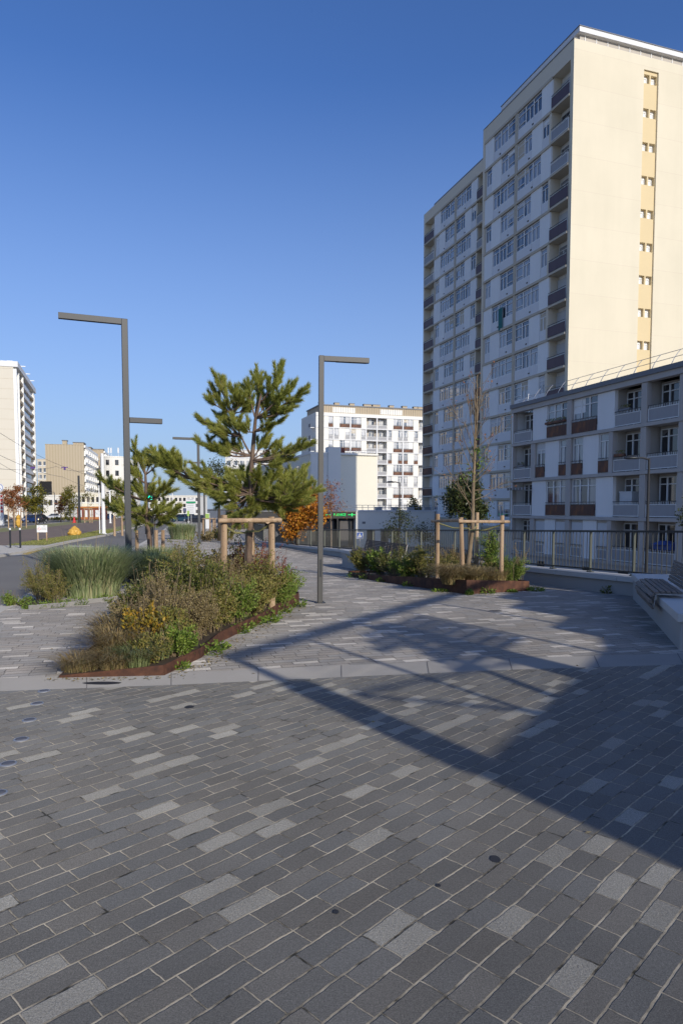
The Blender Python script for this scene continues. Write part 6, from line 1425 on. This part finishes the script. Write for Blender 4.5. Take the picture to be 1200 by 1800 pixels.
# lawn blades on the verge and leaf litter
rs = RS(); n = 9000; yy = rs.uniform(41, 75, n); xx = np.array([Kx(y) for y in yy]) - rs.uniform(.35, 2.6, n); V, F = blades(rs, n, .0, .09, .05, .02, .2, 2)
zz = np.array([g(y) for y in yy]); V = V.reshape(n, -1, 3) + np.stack([xx, yy, zz], 1)[:, None, :]; o = arr_mesh('verge_grass', V.reshape(-1, 3), F, M['lawn_blade'], None); struct(o, 'short grass on the tram verge', 'stuff'); o['category'] = 'grass'
rs = RS(); n = 420; t_ = rs.uniform(0, 1, n); E1 = np.array([(-2.8, 6.3), (-1.66, 6.38), (-1.4, 7.3), (-1.35, 8.2), (-1.0, 9.6), (-.6, 11.4)]); k = rs.randint(0, 5, n); c2 = E1[k] + (E1[k + 1] - E1[k]) * t_[:, None]; c2 = c2 + np.abs(rs.normal(0, .13, (n, 1))) * np.array([[.8, -.35]]) + rs.normal(0, .03, (n, 2))
E2 = np.array([(.2, 18.3), (1.2, 15.6), (2.4, 13.05), (3.85, 13.85)]); k = rs.randint(0, 3, n // 2); c3 = E2[k] + (E2[k + 1] - E2[k]) * rs.uniform(0, 1, (n // 2, 1)) + rs.normal(0, .12, (n // 2, 2)) + np.array([[-.02, -.12]])
c4_ = np.stack([rs.uniform(-4, 4, 60), rs.uniform(3, 16, 60)], 1)
CC = np.concatenate([c2, c3, c4_]); C = np.column_stack([CC, [g(y) + .006 for y in CC[:, 1]]]); A_ = rs.normal(0, 1, C.shape); A_[:, 2] = np.abs(A_[:, 2]) * .15
V, F = leaves(rs, C, A_, .028, .016); V[:, 2] = np.maximum(V[:, 2], np.repeat(C[:, 2], 4)); o = arr_mesh('leaf_litter', V, F, M['lf_dry'], None); struct(o, 'scattered dry leaves lying on the paving', 'stuff'); o['category'] = 'leaves'

# ================================================================== UNSEEN FRAME BEHIND THE CAMERA, SHAPED TO CAST THE PLAZA SHADOW
hA = R(31); hv = Vector((math.sin(hA), math.cos(hA), 0)); shz = Vector((-math.sin(AZ), math.cos(AZ), 0)); P0 = Vector((4.9, -3, 0)); TN = math.tan(ELEV)
def shp(cx, cy):
    q = G(400 + cx / 1.5, 1000 + cy / 1.5); d = q - P0; det = hv.x * shz.y - hv.y * shz.x
    a = (d.x * shz.y - d.y * shz.x) / det; b = (hv.x * d.y - hv.y * d.x) / det; return a, b * TN + q.z
sr = empty('shadow_frame', 'unseen framed shelter with slatted screens standing just outside the right edge', 'occluder', P0, R(90) - hA)
T1 = shp(22, 243); print('T1', T1, 'pane', shp(145, 330), shp(745, 530), shp(900, 350), shp(645, 65))
ZT = T1[1]; a0 = T1[0]; zp = shp(145, 330)[1]; zl = shp(800, 450)[1]
m = MB(); m.box(a0, a0 + .07, -.05, .05, -.2, ZT); 
for dx in (0, 1.35, 4.0, 5.25, 7.0): m.box(a0 + dx + (.0 if dx else .07), a0 + dx + (.035 if dx else .10), -.04, .04, zl, ZT - .05)
m.build('post', M['lampgrey'], sr)
m = MB(); m.box(a0 - .02, a0 + 8.2, -.06, .06, ZT, ZT + .13); m.build('top_rail', M['lampgrey'], sr)
m = MB(); m.box(a0 + .07, a0 + 9.5, .06, .16, -.2, zl); m.box(a0 + .02, a0 + .30, .052, .2, zl, zp); m.box(a0 + 2.75, a0 + 3.15, .06, .16, zl, ZT - .15); m.box(a0 + 4.95, a0 + 9.5, .06, .16, zl, ZT - 1.05); m.box(a0 + 6.0, a0 + 9.5, .06, .16, ZT - 1.05, ZT - .6); m.box(a0 + 7.1, a0 + 9.5, .06, .16, ZT - .6, ZT - .36); m.build('solid_panel', M['darkgrey'], sr)
m = MB()
z = zl + .04; 
while z < zl + .75: m.box(a0 + .3, a0 + 2.75, .02, .03, z, z + .009); z += .09
while z < ZT - .1: m.box(a0 + .5, a0 + 4.0, .02, .03, z, z + .008); z += .14
m.build('slat_screen', M['darkgrey'], sr)
m = MB(); m.bar((a0 + .38, 0, zl + .68), (a0 + 1.5, 0, zl + .02), .05, .05); m.bar((a0 + .38, 0, zl + .7), (a0 + 2.7, 0, zl + .35), .05, .04); m.bar((a0 + 1.9, 0, zl), (a0 + 2.7, 0, ZT), .09, .06)
m.bar((a0 + 4.1, 0, zl), (a0 + 5.0, 0, zl + .12), .06, .06); m.build('brace', M['lampgrey'], sr)
m = MB(); z = zl + .42; i = 0
while z < ZT - .2:
    l = a0 + 1.75 + .16 * (i % 4) + .35 * abs(z - zl - .8); m.box(l, a0 + 4.0, .1, .13, z, z + .085); z += .118; i += 1
m.build('shadow_slats', M['darkgrey'], sr)  # bars added to the unseen frame for the soft dark part of its shadow
m = MB(); m.box(a0 + .07, a0 + 9.5, -5, -.17, -.2, zl * .6); m.build('body', M['concrete'], sr)
